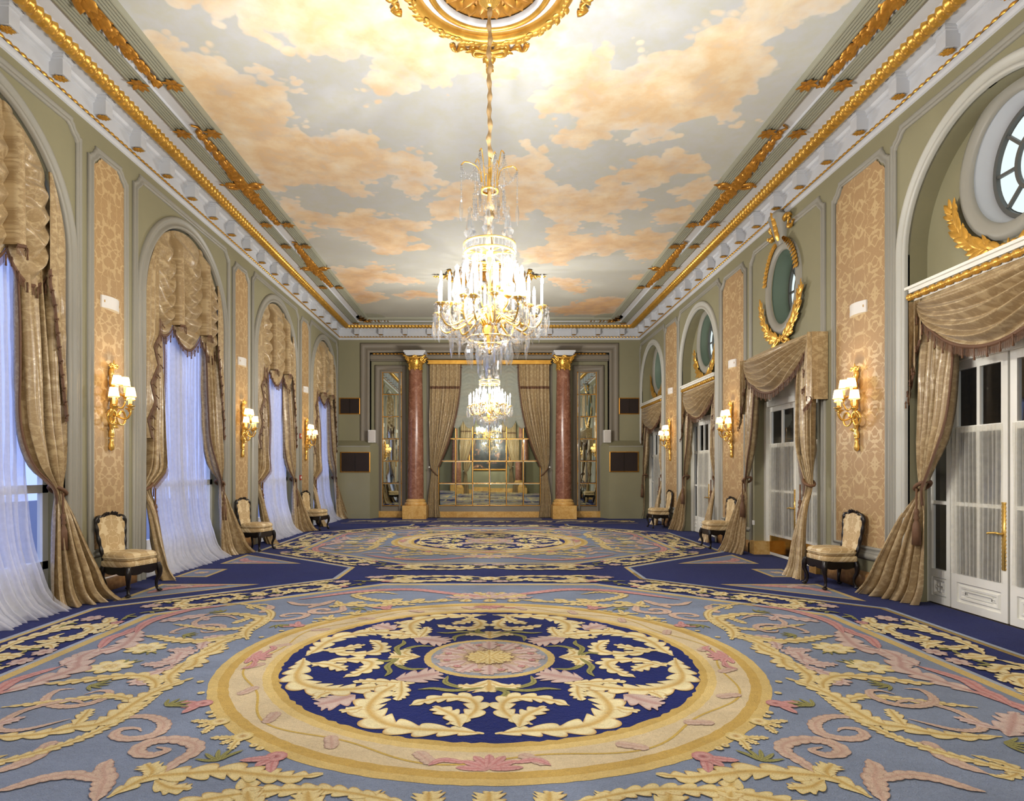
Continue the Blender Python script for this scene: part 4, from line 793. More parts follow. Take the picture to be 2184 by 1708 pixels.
# ------------------------------------------------------------------ back wall
def column(x, y, label, sgn=-1):
    r = thing('column', label, 'column', (x, y, 0), 0, 'red marble columns'); c = (x, y, 0)
    m = MB(); m.box((x-.365, y-.365, .0065), (x+.365, y+.365, .42)); obj('plinth', m, 'yelmarble', r, smooth=False)
    m = MB(); m.lathe([(.33, .42), (.345, .45), (.345, .48), (.33, .505), (.30, .515), (.295, .53), (.31, .545), (.31, .565), (.29, .585), (.262, .60), (.255, .62)], 40, c); obj('base_ring', m, 'yelmarble', r)
    zz = np.linspace(.62, 4.66, 24); tt = (zz-.62)/4.04; m = MB(); m.lathe(np.stack([.25-.045*tt**1.8, zz], 1), 48, c); obj('shaft', m, 'redmarble', r)
    m = MB(); m.lathe([(.205, 4.62), (.225, 4.64), (.23, 4.66), (.215, 4.69), (.22, 4.80), (.245, 4.88), (.25, 4.98), (.2, 5.04)], 32, c)
    for q in range(12):
        a = q*PI/6; d_ = np.array((math.cos(a), math.sin(a), 0)); p_ = np.array(c)+d_*.235+np.array((0, 0, 4.88)); m.lathe([(0, .05), (.03, .04), (.038, 0), (.03, -.04), (0, -.05)], 8, p_)
    for sx in (-1, 1):
        for sy in (-1, 1):   # volutes
            th = np.linspace(0, 4.2*PI, 46); rr = .105*np.exp(-th*.12); d_ = np.array((sx*.235, sy*.27, 0))
            P = np.stack([x+d_[0]+sx*rr*np.cos(th-.4), np.full(46, y+d_[1]), 4.93+rr*np.sin(th+.6)], 1); m.tube(P, .038*np.exp(-th*.05), 7)
            m.lathe([(0, -.04), (.03, -.03), (.03, .03), (0, .04)], 10, (x+d_[0], y+d_[1], 4.93), 'y')
    for sy in (-1, 1):
        for q in range(5): leaf(m, (x, y+sy*.28, 4.97), (math.sin((q-2)*.6), sy*.2, math.cos((q-2)*.6)*.8), (0, sy, 0), .085, .025, .4)
        for q in (-1, 0, 1):
            for j in range(4): leaf(m, (x+q*.16, y+sy*.25, 4.80-.05*j), (.3*(j % 2-.5), sy*.3, -1), (0, sy, 0), .09, .03, .4)
        m.tube(cat([(x-.25, y+sy*.27, 4.99), (x, y+sy*.30, 4.95), (x+.25, y+sy*.27, 4.99)], 14), .022+.008*np.sin(np.arange(14)*2.2), 6)
    obj('gilded_capital', m, 'gilt', r)
    m = MB()
    for z, h, q in ((5.04, .275, .05), (5.08, .305, .05), (5.12, .335, .06)):
        m.box((x-h, y-h, z), (x+h, y+h, z+q))
    obj('abacus', m, 'cornice', r, smooth=False); return r
CY = D-.30
column(-2.30, CY, 'red marble column with gilded capital left of the central mirror'); column(2.30, CY, 'red marble column with gilded capital right of the central mirror')
def mirror(name, label, cols, rows, n, mp=BW, grp=None):
    r = thing(name, label, 'mirror', tuple(mp(np.array([((cols[0]+cols[-1])/2, n, rows[0])]))[0]), 0, grp)
    for i in range(len(cols)-1):
        for j in range(len(rows)-1):
            x0, x1, z0, z1 = cols[i]+.006, cols[i+1]-.006, rows[j]+.006, rows[j+1]-.006; b = .022; tx, tz = random.uniform(-.0012, .0012), random.uniform(-.0012, .0012)
            o4 = [(x0, n, z0), (x1, n, z0), (x1, n, z1), (x0, n, z1)]; i4 = [(x0+b, n+.004-tx-tz, z0+b), (x1-b, n+.004+tx-tz, z0+b), (x1-b, n+.004+tx+tz, z1-b), (x0+b, n+.004-tx+tz, z1-b)]
            m = MB(); m.add(o4+i4, [(0, 1, 5, 4), (1, 2, 6, 5), (2, 3, 7, 6), (3, 0, 4, 7), (4, 5, 6, 7)]); m.map(mp); obj('mirror_pane', m, 'mirror', r, smooth=False)
    m = MB(); g = .009
    for x in cols: m.box((x-g, n-.003, rows[0]-g), (x+g, n+.012, rows[-1]+g))
    for z in rows: m.box((cols[0]-g, n-.003, z-g), (cols[-1]+g, n+.012, z+g))
    m.map(mp); obj('gilded_grid', m, 'giltdark', r, smooth=False)
    m = MB()
    for x in cols:
        for z in rows: m.lathe([(0, .022), (.016, .018), (.022, .012), (.022, 0)], 8, (x, z, n), 'z')
    m.map(lambda v: mp(np.stack([v[:, 0], v[:, 2], v[:, 1]], 1))); obj('rosette', m, 'giltdark', r); return r
RW6 = [.38+.708*k for k in range(7)]
mirror('central_mirror', 'large gilt gridded mirror between the two red columns', [-1.62+.54*k for k in range(7)], RW6, -.20)
mirror('narrow_mirror', 'tall narrow six pane mirror left of the left column', [-3.41, -2.81], RW6, -.20, grp='narrow mirrors'); mirror('narrow_mirror', 'tall narrow six pane mirror right of the right column', [2.81, 3.41], RW6, -.20, grp='narrow mirrors')
for sg in (-1, 1):
    x0, x1 = sorted((sg*2.66, sg*3.66)); frame(wb, BW, [(x1, .2), (x1, 4.86), (x0, 4.86), (x0, .2)], 'mauve', [(0, -.25), (0, -.20), (.03, -.185), (.09, -.185), (.10, -.20), (.17, -.20), (.18, -.185), (.22, -.18), (.245, -.20), (.245, -.25)], name='mirror_surround')
    m = MB(); face(m, min(sg*2.81, sg*3.41)-.03, max(sg*2.81, sg*3.41)+.03, .2, 4.66, -.235); m.map(BW); obj('mirror_backing', m, 'mauve', wb)
m = MB(); m.box((-1.72, -.25, 4.66), (1.72, -.20, 4.98)); m.box((-2.0, -.25, .30), (-1.64, -.21, 4.98)); m.box((1.64, -.25, .30), (2.0, -.21, 4.98)); m.map(BW); obj('mirror_surround', m, 'mauve', wb, smooth=False)
ro = thing('curtain_pelmet', 'straight gilded pelmet rail above the central mirror', 'pelmet', (0, D-.1, 4.9)); m = MB(); m.box((-1.92, -.2, 4.86), (1.92, .14, 4.93)); m.box((-1.95, -.2, 4.93), (1.95, .17, 4.955)); m.box((-1.95, -.2, 4.84), (1.95, .15, 4.86)); m.map(BW); obj('rail', m, 'gilt', ro, smooth=False)
def back_curtain(sg, mp, label, n=-.02):
    r = thing('tied_curtain', label, 'curtain', tuple(mp(np.array([(sg*1.6, n, 0)]))[0]), 0, 'curtains framing the central mirror')
    q = lambda x: sg*x
    lv = [(4.85, 1.88, .92, .022), (4.1, 1.88, .95, .03), (3.2, 1.89, 1.08, .04), (2.2, 1.88, 1.38, .04), (1.7, 1.86, 1.58, .025), (1.50, 1.83, 1.66, .014), (1.35, 1.84, 1.64, .016), (.9, 1.90, 1.62, .03), (.25, 1.95, 1.58, .04), (.02, 1.96, 1.55, .045)]
    L = [(z, q(b) if sg > 0 else q(a), n+.02, q(a) if sg > 0 else q(b), n+.03, am) for z, a, b, am in lv]
    G, uv = drape(L, 9, 90, 80, seed=5+sg); m = MB(); m.grid(G, uv=uv); m.map(mp); obj('drape', m, 'curtain', r)
    z = 4.12; row = G[np.argmin(np.abs(G[:, 0, 2]-z))]; m = MB(); m.grid(np.stack([row+(0, .012, .04), row+(0, .02, 0), row+(0, .012, -.04)], 1)); m.map(mp); obj('band', m, 'fringe', r)
    m = MB(); e = G[:, 0 if sg > 0 else -1]; e = e[(e[:, 2] > 1.6)]; fringe(m, e, (-sg, .2, 0), .05, .02); m.map(mp); obj('edge_fringe', m, 'fringe', r)
    m = MB(); th = np.linspace(0, 2*PI, 20); m.tube(np.stack([q(1.745)+.11*np.cos(th), n+.03+.07*np.sin(th), 1.45+.12*sg*np.cos(th)], 1), .018, 6, False); m.map(mp); obj('tieback', m, 'rope', r)
    m = MB(); m.lathe([(0, -.03), (.022, -.02), (.03, .0), (.02, .02), (0, .03)], 10, (0, 0, 0)); m.map(lambda v: mp(v+np.array((q(1.90), n+.08, 1.60)))); obj('holdback_knob', m, 'white', r)
back_curtain(-1, BW, 'brown gold tied curtain at the left edge of the central mirror'); back_curtain(1, BW, 'brown gold tied curtain at the right edge of the central mirror')
bl = thing('festoon_blind', 'pale grey green ruched voile blind hanging over the central mirror', 'blind', (0, D+.1, 4.8))
for k in range(6):
    x0, x1 = -1.26+.42*k, -1.26+.42*(k+1); ns, nt = 26, 150; s = np.linspace(0, 1, ns)[None]; t_ = np.linspace(0, 1, nt)[:, None]; U = np.sin(PI*s)
    Z = 4.84-t_*(1.74+.26*U**.7)+0*s; rip = np.abs(((t_*16+1.3*U+.1*k) % 1)-.5)*2; N = -.12+.05*U*t_+.02*(1-rip)*(.3+.7*U)+.04*t_**4
    m = MB(); m.grid(np.stack([x0+(x1-x0)*s+0*t_, N, Z], -1)); m.map(BW); obj('scallop', m, 'blind', bl)
for sg in (-1, 1):
    nm = 'left' if sg < 0 else 'right'
    rb = thing('radiator_case', 'sage painted low cabinet with sloping top in the %s back corner' % nm, 'cabinet', (sg*4.2, D-.2, 0)); m = MB()
    a0, a1, a2 = 4.755, 3.70, 3.50; zf, zb = 2.26, 2.44
    v = [(a0, .42, 0), (a1, .42, 0), (a2, .02, 0), (a0, .02, 0), (a0, .42, zf), (a1, .42, zf), (a2, .02, zf), (a0, .02, zb), (a2+.12, .02, zb)]
    m.add([(sg*x, n, z) for x, n, z in v], [(0, 1, 5, 4), (1, 2, 6, 5), (4, 5, 8, 7)], [(5, 6, 8)]); m.map(BW); obj('casing', m, 'wall', rb, smooth=False)
    m = MB(); m.box((min(sg*a0, sg*a1), .42, zf-.03), (max(sg*a0, sg*a1), .435, zf)); m.map(BW); obj('top_moulding', m, 'trim', rb, smooth=False)
    for lo, (x0, x1, z0, z1, n) in (('lower', (4.60, 3.70, 1.45, 2.06, .424) if sg < 0 else (4.60, 3.72, 1.46, 2.07, .424)), ('upper', (4.73, 4.10, 3.28, 3.78, .0))):
        x0, x1 = sorted((sg*x0, sg*x1)); g = thing('speaker_grille', 'dark gilt framed grille %s in the %s back corner' % ('on the front of the sloping cabinet' if lo == 'lower' else 'high on the wall above the cabinet', nm), 'grille', tuple(BW(np.array([((x0+x1)/2, n, z0)]))[0]), 0, 'dark grilles beside the recess')
        m = MB(); m.box((x0, n, z0), (x1, n+.012, z1)); m.map(BW); obj('grille_cloth', m, 'dark', g, smooth=False)
        m = MB(); sweep(m, [(x0, z0), (x1, z0), (x1, z1), (x0, z1)], [(-.012, n), (-.012, n+.02), (.012, n+.026), (.02, n+.012)], True); m.map(BW); obj('gilt_frame', m, 'giltdark', g, smooth=False)
        xm = (x0+x1)/2; m = MB(); m.box((xm-.006, n+.01, z0), (xm+.006, n+.02, z1)); m.map(BW); obj('mullion', m, 'wood', g, smooth=False)
    sp = thing('wall_speaker', 'small white loudspeaker on the %s end of the sloping cabinet' % nm, 'speaker', (sg*3.68, D-.12, 2.4)); x = sg*3.68
    m = MB(); m.box((x-.11, .06, 2.37), (x+.11, .24, 2.76)); m.map(BW); obj('cabinet_shell', m, 'plastic', sp, smooth=False)
    m = MB(); pillow(m, (0, 0, 0), (.19, .03, .35), .2, 8, 12); m.map(lambda v: BW(v+np.array((x, .24, 2.565)))); obj('front_grille', m, paint('speaker cloth', (206, 200, 192), .6, .1, 300, .3), sp)
    m = MB(); m.box((x-.02, -.0, 2.34), (x+.02, .12, 2.40)); m.map(BW); obj('bracket_arm', m, 'plastic', sp, smooth=False)

# ------------------------------------------------------------------ gilded sconces
def make_sconce():
    r = thing('wall_sconce', '', 'sconce', (0, 0, 0), 0, 'five light gilded sconces')
    m = MB(); P = cat([(0, .03, .42), (.015, .04, .25), (-.01, .045, .05), (.012, .04, -.12), (0, .03, -.45)], 40); m.tube(P, .022+.012*np.abs(np.sin(np.arange(40)*.55)), 8)
    bow(m, (0, .03, .44), (0, 0, 1), (0, 1, 0), .075)
    for q in range(16): leaf(m, (random.uniform(-.015, .015), .045, .32-.045*q), (random.choice((-1, 1))*.8, .35, random.uniform(-.4, .5)), (0, 1, 0), .085, .022, .4)
    m.lathe([(0, -.62), (.028, -.60), (.034, -.56), (.022, -.50), (.028, -.47), (0, -.44)], 10, (0, .03, 0)); obj('stem', m, 'brass', r)
    cups = [(-.17, .16, -.08), (.17, .16, -.08), (0, .27, -.06), (-.085, .15, .08), (.085, .15, .08)]
    for i, (x, y, z) in enumerate(cups):
        m = MB()
        if i < 2:
            sx = -1 if x < 0 else 1; th = np.linspace(-.1*PI, 1.92*PI, 30); P = [(sx*(.105-.085*math.cos(t_)), .085+.02*t_/6, -.20+.085*math.sin(-t_)) for t_ in th]
            m.tube(P, np.linspace(.010, .016, 30), 8); m.tube(cat([(sx*.19, .12, -.20), (x+sx*.01, y, -.14), (x, y, z-.02)], 10), .012, 7)
        else: m.tube(cat([(0, .04, z-.10), (x*.7, y*.75, z-.16), (x, y, z-.09), (x, y, z-.02)], 16), .011, 7)
        m.lathe([(.008, -.04), (.02, -.03), (.022, -.015), (.05, .0), (.056, .008), (.02, .012), (.018, .03), (.0, .03)], 14, (x, y, z)); arm = obj('arm', m, 'brass', r)
        m = MB(); m.lathe([(.017, .03), (.017, .12), (0, .12)], 10, (x, y, z)); obj('candle_tube', m, 'shade', arm)
        m = MB(); n = 36; th = np.linspace(0, 2*PI, n, endpoint=False); k = 1+.025*np.cos(th*18)
        m.grid(np.array([np.stack([x+rr*k*np.cos(th), y+rr*k*np.sin(th), np.full(n, z+h)], 1) for rr, h in ((.062, .115), (.053, .17), (.041, .235))]), cv=True); obj('lamp_shade', m, 'shade', arm)
        th = np.linspace(0, 2*PI, 25)
        for rr, h in ((.063, .115), (.042, .235)): m = MB(); m.tube(np.stack([x+rr*np.cos(th), y+rr*np.sin(th), np.full(25, z+h)], 1), .0035, 5, False); obj('shade_trim', m, 'brass', arm)
        lamp('sconce_lamp', (x, y, z+.195), SCONCE_W, AMBER, .012, r)
    return r
sc0 = make_sconce(); first = True
for wall, ys, rz in (('left', LPIL, -PI/2), ('right', RPIL, PI/2)):
    for i, y in enumerate(ys):
        if i == 0: continue
        wn_ = 'window' if wall == 'left' else 'door'; lb = 'gilded five light sconce beside the viewer on the %s wall, out of frame' % wn_ if i == 1 else 'gilded five light sconce on the %s damask panel of the %s wall' % (['', '', 'nearest', 'middle', 'farthest'][i], wn_)
        x = -W+.012 if wall == 'left' else W-.012; loc = (x, y, 2.36)
        if first: sc0.location = loc; sc0.rotation_euler = (0, 0, rz); sc0['label'] = lb; first = False
        else: dup(sc0, lb, loc, rz)
# curved white emergency lights
el = thing('emergency_light', '', 'wall light', (0, 0, 0), 0, 'curved white wall lights'); s = np.linspace(-1, 1, 13); m = MB()
m.grid(np.stack([np.stack([s*.18, .075-.055*s**2, np.full(13, z)], 1) for z in (-.075, .075)], 0)); m.grid(np.array([[(x*.18, y, z) for x in s] for y, z in ((.01, -.075),)]+[[(x*.18, .075-.055*x*x, -.075) for x in s]])); m.grid(np.array([[(x*.18, .01, .075) for x in s], [(x*.18, .075-.055*x*x, .075) for x in s]])); m.box((-.18, 0, -.075), (.18, .02, .075)); obj('cover', m, 'plastic', el, smooth=False)
m = MB(); m.box((-.155, .028, -.01), (-.14, .040, .02)); m.box((.14, .028, -.01), (.155, .040, .02)); obj('indicator', m, 'brass', el, smooth=False)
first = True
for wall, ys, rz in (('left', LPIL[2:], -PI/2), ('right', RPIL[2:], PI/2)):
    for i, y in enumerate(ys):
        lb = 'curved white light above the %s sconce of the %s wall' % (['nearest', 'middle', 'farthest'][i], 'window' if wall == 'left' else 'door'); x = -W+.013 if wall == 'left' else W-.013
        if first: el.location = (x, y, 3.57); el.rotation_euler = (0, 0, rz); el['label'] = lb; first = False
        else: dup(el, lb, (x, y, 3.57), rz)
for z, lb in ((2.36, 'upper red alarm box beside the farthest sconce of the window wall'), (1.32, 'lower red alarm box beside the farthest sconce of the window wall')):
    a = thing('fire_alarm', lb, 'alarm', (-W+.03, 15.82, z)); m = MB(); m.box((-W, 15.76, z-.06), (-W+.05, 15.88, z+.06)); obj('housing', m, 'red', a, smooth=False); m = MB(); m.lathe([(0, .012), (.03, .008), (.035, 0)], 12, (0, 0, 0), 'x'); m.map(lambda v: v+np.array((-W+.05, 15.82, z))); obj('button', m, 'plastic', a)
a = thing('light_switch', 'small white switch on the wall beside the brass plated door', 'switch', (W-.02, 11.40, .56)); m = MB(); m.box((W-.012, 11.36, .52), (W, 11.44, .60)); obj('plate', m, 'plastic', a, smooth=False); m = MB(); m.box((W-.02, 11.385, .54), (W-.012, 11.415, .58)); obj('rocker', m, 'plastic', a, smooth=False)

# ------------------------------------------------------------------ side chairs
def make_chair():
    r = thing('side_chair', '', 'chair', (0, 0, 0), 0, 'dark side chairs along the walls')
    fx, fy, bx, by = .215, .215, .17, -.20; zs = .34
    m = MB(); q = [(-fx, fy), (-bx, by), (bx, by), (fx, fy)]
    for i in range(4):
        (x0, y0), (x1, y1) = q[i], q[(i+1) % 4]; k = 17; tt = np.linspace(0, 1, k); lo = zs-.055-.028*np.abs(np.sin(tt*PI*2))-.015*np.sin(tt*PI); nx_, ny_ = (y1-y0), -(x1-x0); l_ = math.hypot(nx_, ny_); nx_ /= l_; ny_ /= l_
        for o_ in (.012, -.014): m.grid(np.stack([np.stack([x0+(x1-x0)*tt+nx_*o_*-1, y0+(y1-y0)*tt+ny_*o_*-1, z], 1) for z in (lo, np.full(k, zs+.012))], 0))
        m.tube(np.stack([x0+(x1-x0)*tt-nx_*.014, y0+(y1-y0)*tt-ny_*.014, lo+.004], 1), .011, 6)
        for j in (4, 8, 12): leaf(m, (x0+(x1-x0)*tt[j]-nx_*.014, y0+(y1-y0)*tt[j]-ny_*.014, lo[j]+.045), (0, 0, -1), (-nx_, -ny_, .1), .05, .03, .4)
    obj('seat_rail', m, 'wood', r)
    for (x, y, s) in ((-fx, fy, 1), (fx, fy, 1), (-bx, by, -1), (bx, by, -1)):
        sx = 1 if x > 0 else -1; m = MB(); d = np.array((sx*.7, s*.7, 0))
        P = cat([np.array((x, y, zs+.01)), np.array((x, y, zs-.05))+d*.018, np.array((x, y, zs-.13))+d*.022, np.array((x, y, .12))-d*.012, np.array((x, y, .045))-d*.006, np.array((x, y, .012))+d*.028], 26)
        m.tube(P, np.interp(np.linspace(0, 1, 26), [0, .2, .45, .75, .9, 1], [.030, .036, .026, .017, .018, .022]), 8); pillow(m, (x+d[0]*.022, y+d[1]*.022, .016), (.06, .06, .032), .6, 7, 10); obj('leg', m, 'wood', r)
    m = MB(); pillow(m, (0, .005, zs+.035), (.45, .45, .085), .22, 10, 28); obj('seat', m, 'chairdamask', r)
    m = MB(); pillow(m, (0, .012, zs+.115), (.47, .46, .12), .42, 14, 32); 
    obj('cushion', m, 'chairdamask', r)
    m = MB(); th = np.linspace(0, 2*PI, 49); sp = lambda v: np.sign(v)*np.abs(v)**.42; m.tube(np.stack([.236*sp(np.cos(th)), .012+.231*sp(np.sin(th)), np.full(49, zs+.112)], 1), .006, 5, False); obj('piping', m, 'chairdamask', r)
    # cartouche back, reclined
    hw = lambda t_: np.interp(t_, [0, .12, .35, .6, .8, .9, .96, 1.0], [.155, .160, .172, .192, .205, .200, .16, .0])
    def bp(x, t_, off=0.0): z = zs+.02+t_*.60; y = by-.015-.085*t_-.02*math.sin(t_*3)+.25*x*x+off; return (x, y, z)
    R_ = [(hw(t_), t_) for t_ in np.linspace(0, .93, 22)]+[(.15, .945), (.125, .935), (.10, .945), (.07, .975), (.035, .995), (0, 1.0)]
    out = [(x, t_) for x, t_ in R_]+[(-x, t_) for x, t_ in R_[::-1][1:]]
    m = MB(); P = np.array([bp(x, t_) for x, t_ in out]); m.tube(P, .021+.004*np.sin(np.arange(len(P))*1.3), 8); m.tube(np.array([bp(x, 0.02) for x in np.linspace(-.155, .155, 9)]), .02, 8)
    for q in range(-2, 3): leaf(m, bp(.02*q, .965, .02), (q*.45, .2, .5), (0, 1, 0), .06, .02, .4)
    for sg in (-1, 1): leaf(m, bp(sg*.17, .93, .015), (sg*.2, .1, -1), (0, 1, 0), .07, .02, .4)
    obj('back_frame', m, 'wood', r)
    for off, nm, mt in ((.014, 'back_upholstery', 'chairdamask'), (-.016, 'back_lining', 'chairdamask')):
        rows = []; uv = []
        for t_ in np.linspace(.03, .985, 26):
            h = float(np.interp(t_, [q[1] for q in R_[:22]]+[.96, .985], [q[0] for q in R_[:22]]+[.085, .055]))-.008; xs_ = np.linspace(-1, 1, 17)*h; rows.append([bp(x, t_, off*(1+1.1*(1-(x/h)**2)*math.sin(PI*min(1, max(0, t_))))) for x in xs_]); uv.append([(x, t_*.6) for x in xs_])
        m = MB(); m.grid(np.array(rows), uv=np.array(uv)); obj(nm, m, mt, r)
    return r
ch0 = make_chair()
chairs = [(-4.36, 7.66, -PI/2-.30, 'dark framed damask side chair on the window wall, nearest, angled beside the near curtain'), (-4.36, 11.83, -PI/2-.25, 'dark framed damask side chair below the middle sconce of the window wall'), (-4.36, 15.9, -PI/2-.22, 'dark framed damask side chair below the farthest sconce of the window wall'),
          (4.38, 8.10, PI/2+.05, 'dark framed damask side chair on the door wall, nearest, beside the large curtain'), (4.40, 12.25, PI/2+.05, 'dark framed damask side chair below the middle sconce of the door wall'), (4.40, 16.45, PI/2+.05, 'dark framed damask side chair below the farthest sconce of the door wall')]
for i, (x, y, rz, lb) in enumerate(chairs):
    if i == 0: ch0.location = (x, y, .016); ch0.rotation_euler = (0, 0, rz); ch0['label'] = lb
    else: dup(ch0, lb, (x, y, .016), rz)

# ------------------------------------------------------------------ chandeliers
def octa(mb, P, r, stretch=1.15):
    P = np.asarray(P, float).reshape(-1, 3); k = len(P); r = np.broadcast_to(np.asarray(r, float), (k,))[:, None, None]
    o = np.array([(1, 0, 0), (-1, 0, 0), (0, 1, 0), (0, -1, 0), (0, 0, stretch), (0, 0, -stretch)]); V = (P[:, None]+o[None]*r).reshape(-1, 3)
    f = np.array([(0, 2, 4), (2, 1, 4), (1, 3, 4), (3, 0, 4), (2, 0, 5), (1, 2, 5), (3, 1, 5), (0, 3, 5)]); mb.add(V, None, (f[None]+6*np.arange(k)[:, None, None]).reshape(-1, 3))
def beads(mb, P, r=.009, step=.021):
    r *= 1.35; step *= 1.15
    P = np.asarray(P, float); S_ = np.concatenate([[0], np.cumsum(np.linalg.norm(np.diff(P, axis=0), axis=1))]); t_ = np.arange(0, S_[-1], step); Q = np.stack([np.interp(t_, S_, P[:, i]) for i in range(3)], 1); octa(mb, Q, r*(1+.25*np.cos(np.arange(len(Q))*PI)))
def sag(p0, p1, d, k=24):
    p0 = np.array(p0, float); p1 = np.array(p1, float); t_ = np.linspace(0, 1, k)[:, None]; P = p0+(p1-p0)*t_; P[:, 2] -= d*4*(t_*(1-t_))[:, 0]; return P
PEND = MB(); PEND.lathe([(0, 0), (.012, -.012), (.030, -.06), (.026, -.085), (.012, -.13), (0, -.155)], 6, (0, 0, -.02), flat=.45); octa(PEND, [(0, 0, -.008)], .012); PENDM = PEND.mesh('pendant', M['crystal'], False)
DROP = MB(); DROP.lathe([(0, 0), (.010, -.02), (.018, -.08), (.014, -.15), (0, -.19)], 5, (0, 0, -.02), flat=.6); octa(DROP, [(0, 0, -.008)], .010); DROPM = DROP.mesh('drop', M['crystal'], False)
SPIRE = MB(); SPIRE.lathe([(.0, 0), (.022, .005), (.030, .03), (.050, .055), (.052, .075), (.034, .095), (.032, .11), (.012, .235), (.018, .245), (.019, .262), (0, .285)], 6, (0, 0, 0)); SPIREM = SPIRE.mesh('spire', M['crystal'], False)
def put(me, name, parent, p, rz=0.0, s=1.0):
    s *= 1.12
    o = bpy.data.objects.new(name, me); COL.objects.link(o); o.parent = parent; o.matrix_basis = mw(parent).inverted()@T(p[0], p[1], p[2], rz, s); return o
def make_chandelier():
    r = thing('chandelier', '', 'chandelier', (0, 0, 0), 0, 'crystal chandeliers')
    pol = lambda R_, a, z: np.array((R_*math.cos(a), R_*math.sin(a), z))
    m = MB(); k = 260; zz = np.linspace(5.82, 4.40, k); th = np.linspace(0, 2*PI, 10, endpoint=False); rr = .019+.005*np.sin(zz*2*PI/.13)[:, None]+.004*np.sin(th*3+zz[:, None]*30); m.grid(np.stack([rr*np.cos(th)+.006*np.sin(zz*23)[:, None], rr*np.sin(th), np.repeat(zz[:, None], 10, 1)], -1), cv=True); obj('chain_sleeve', m, 'sleeve', r)
    m = MB(); m.lathe([(.02, 5.79), (.05, 5.80), (.075, 5.84), (.08, 5.88), (.055, 5.93), (.09, 5.96), (.10, 6.0), (0, 6.03)], 24)
    for i in range(16): leaf(m, pol(.055, i*PI/8, 5.81), pol(.6, i*PI/8, 1), pol(1, i*PI/8, 0), .11, .018, .4)
    obj('ceiling_cup', m, 'brass', r)
    # crown
    m = MB(); m.lathe([(.066, 4.09), (.085, 4.085), (.088, 4.105), (.07, 4.11)], 32); m.lathe([(.010, 4.42), (.014, 4.3), (.01, 4.1), (.014, 4.0)], 12); obj('crown_ring', m, 'brass', r)
    for i in range(8):
        a = i*PI/4+.2; hi = 4.40 if i % 2 else 4.31; Ro = .16 if i % 2 else .265
        P = cat([pol(.078, a, 4.10), pol(.085, a, 4.22), pol(.12, a, hi), pol(Ro*.85, a, hi+.035), pol(Ro, a, hi)], 18); m = MB(); m.tube(P, .006, 6); arm = obj('crown_arm', m, 'brass', r)
        m = MB(); beads(m, sag(P[-1], P[-1]+(0, 0, -.30), 0, 8), .007, .016); beads(m, sag(pol(Ro, a, hi-.02), pol(.16 if not i % 2 else .265, a+PI/4, (4.31 if i % 2 else 4.40)-.02), .12), .007, .017); beads(m, sag(pol(Ro, a, hi), pol(.09, a, 4.15), .05), .007, .018); obj('bead_string', m, 'crystal', arm); put(DROPM, 'drop', arm, P[-1]+(0, 0, -.29), a)
        P = cat([pol(.08, a, 4.10), pol(.12, a, 4.125), pol(.15, a, 4.05)], 8); m = MB(); m.tube(P, .005, 5); octa(m, [P[4]], .02); beads(m, sag(P[-1], P[-1]+(0, 0, -.20), 0, 6), .008, .02); beads(m, sag(pol(.15, a, 4.0), pol(.15, a+PI/4, 4.0), .14), .006, .018); obj('lower_string', m, 'crystal', arm)
    m = MB(); m.lathe([(.012, 4.09), (.018, 4.06), (.030, 3.99), (.046, 3.945), (.048, 3.92), (.030, 3.90), (.044, 3.88), (.046, 3.85), (.026, 3.83), (.022, 3.80), (.020, 3.73), (.032, 3.66), (.046, 3.60), (.044, 3.57), (.022, 3.555), (.034, 3.54), (.030, 3.50), (.016, 3.48)], 12); obj('baluster', m, 'sleeve', r)
    m = MB(); m.lathe([(.016, 3.5), (.016, 3.05), (.04, 3.02), (.06, 2.96), (.03, 2.9), (.05, 2.86), (.07, 2.80), (.05, 2.72), (.03, 2.66), (.02, 2.58)], 20); obj('stem', m, 'brass', r)
    # gallery with spires
    m = MB(); m.lathe([(.225, 3.50), (.245, 3.50), (.245, 3.515), (.225, 3.515), (.225, 3.50)], 48); m.lathe([(.225, 3.585), (.245, 3.585), (.245, 3.60), (.225, 3.60), (.225, 3.585)], 48)
    for i in range(6): m.tube([pol(.02, i*PI/3, 3.53), pol(.235, i*PI/3, 3.51)], .007, 6)
    ga = obj('gallery', m, 'brass', r); m = MB()
    for i in range(40): p_ = pol(.238, i*PI/20, 3.55); m.lathe([(0, .035), (.012, .03), (.014, 0), (.012, -.03), (0, -.035)], 5, p_)
    obj('gallery_crystals', m, 'crystal', ga, smooth=False)
    for i in range(6): put(SPIREM, 'spire', r, pol(.20, i*PI/3+.45, 3.60), i)
    for i in range(12): put(PENDM if i % 2 else DROPM, 'pendant', r, pol(.24, i*PI/6, 3.50), i*PI/6+PI/2, 1.15)
    for i in range(5):   # inner lights
        a = i*PI/2.5+.3; p_ = pol(.13, a, 3.18); m = MB(); m.tube(cat([pol(.03, a, 3.03), pol(.10, a, 3.0), pol(.13, a, 3.08), p_], 12), .007, 6); m.lathe([(.008, -.01), (.03, 0), (.034, .008), (.012, .01)], 10, p_); arm = obj('inner_arm', m, 'brass', r)
        m = MB(); m.lathe([(.011, 0), (.011, .14), (0, .14)], 8, p_); obj('candle', m, 'plastic', arm); m = MB(); m.lathe([(0, .14), (.012, .155), (.013, .175), (.006, .205), (0, .222)], 8, p_); obj('bulb', m, 'bulb', arm)
    cups = []
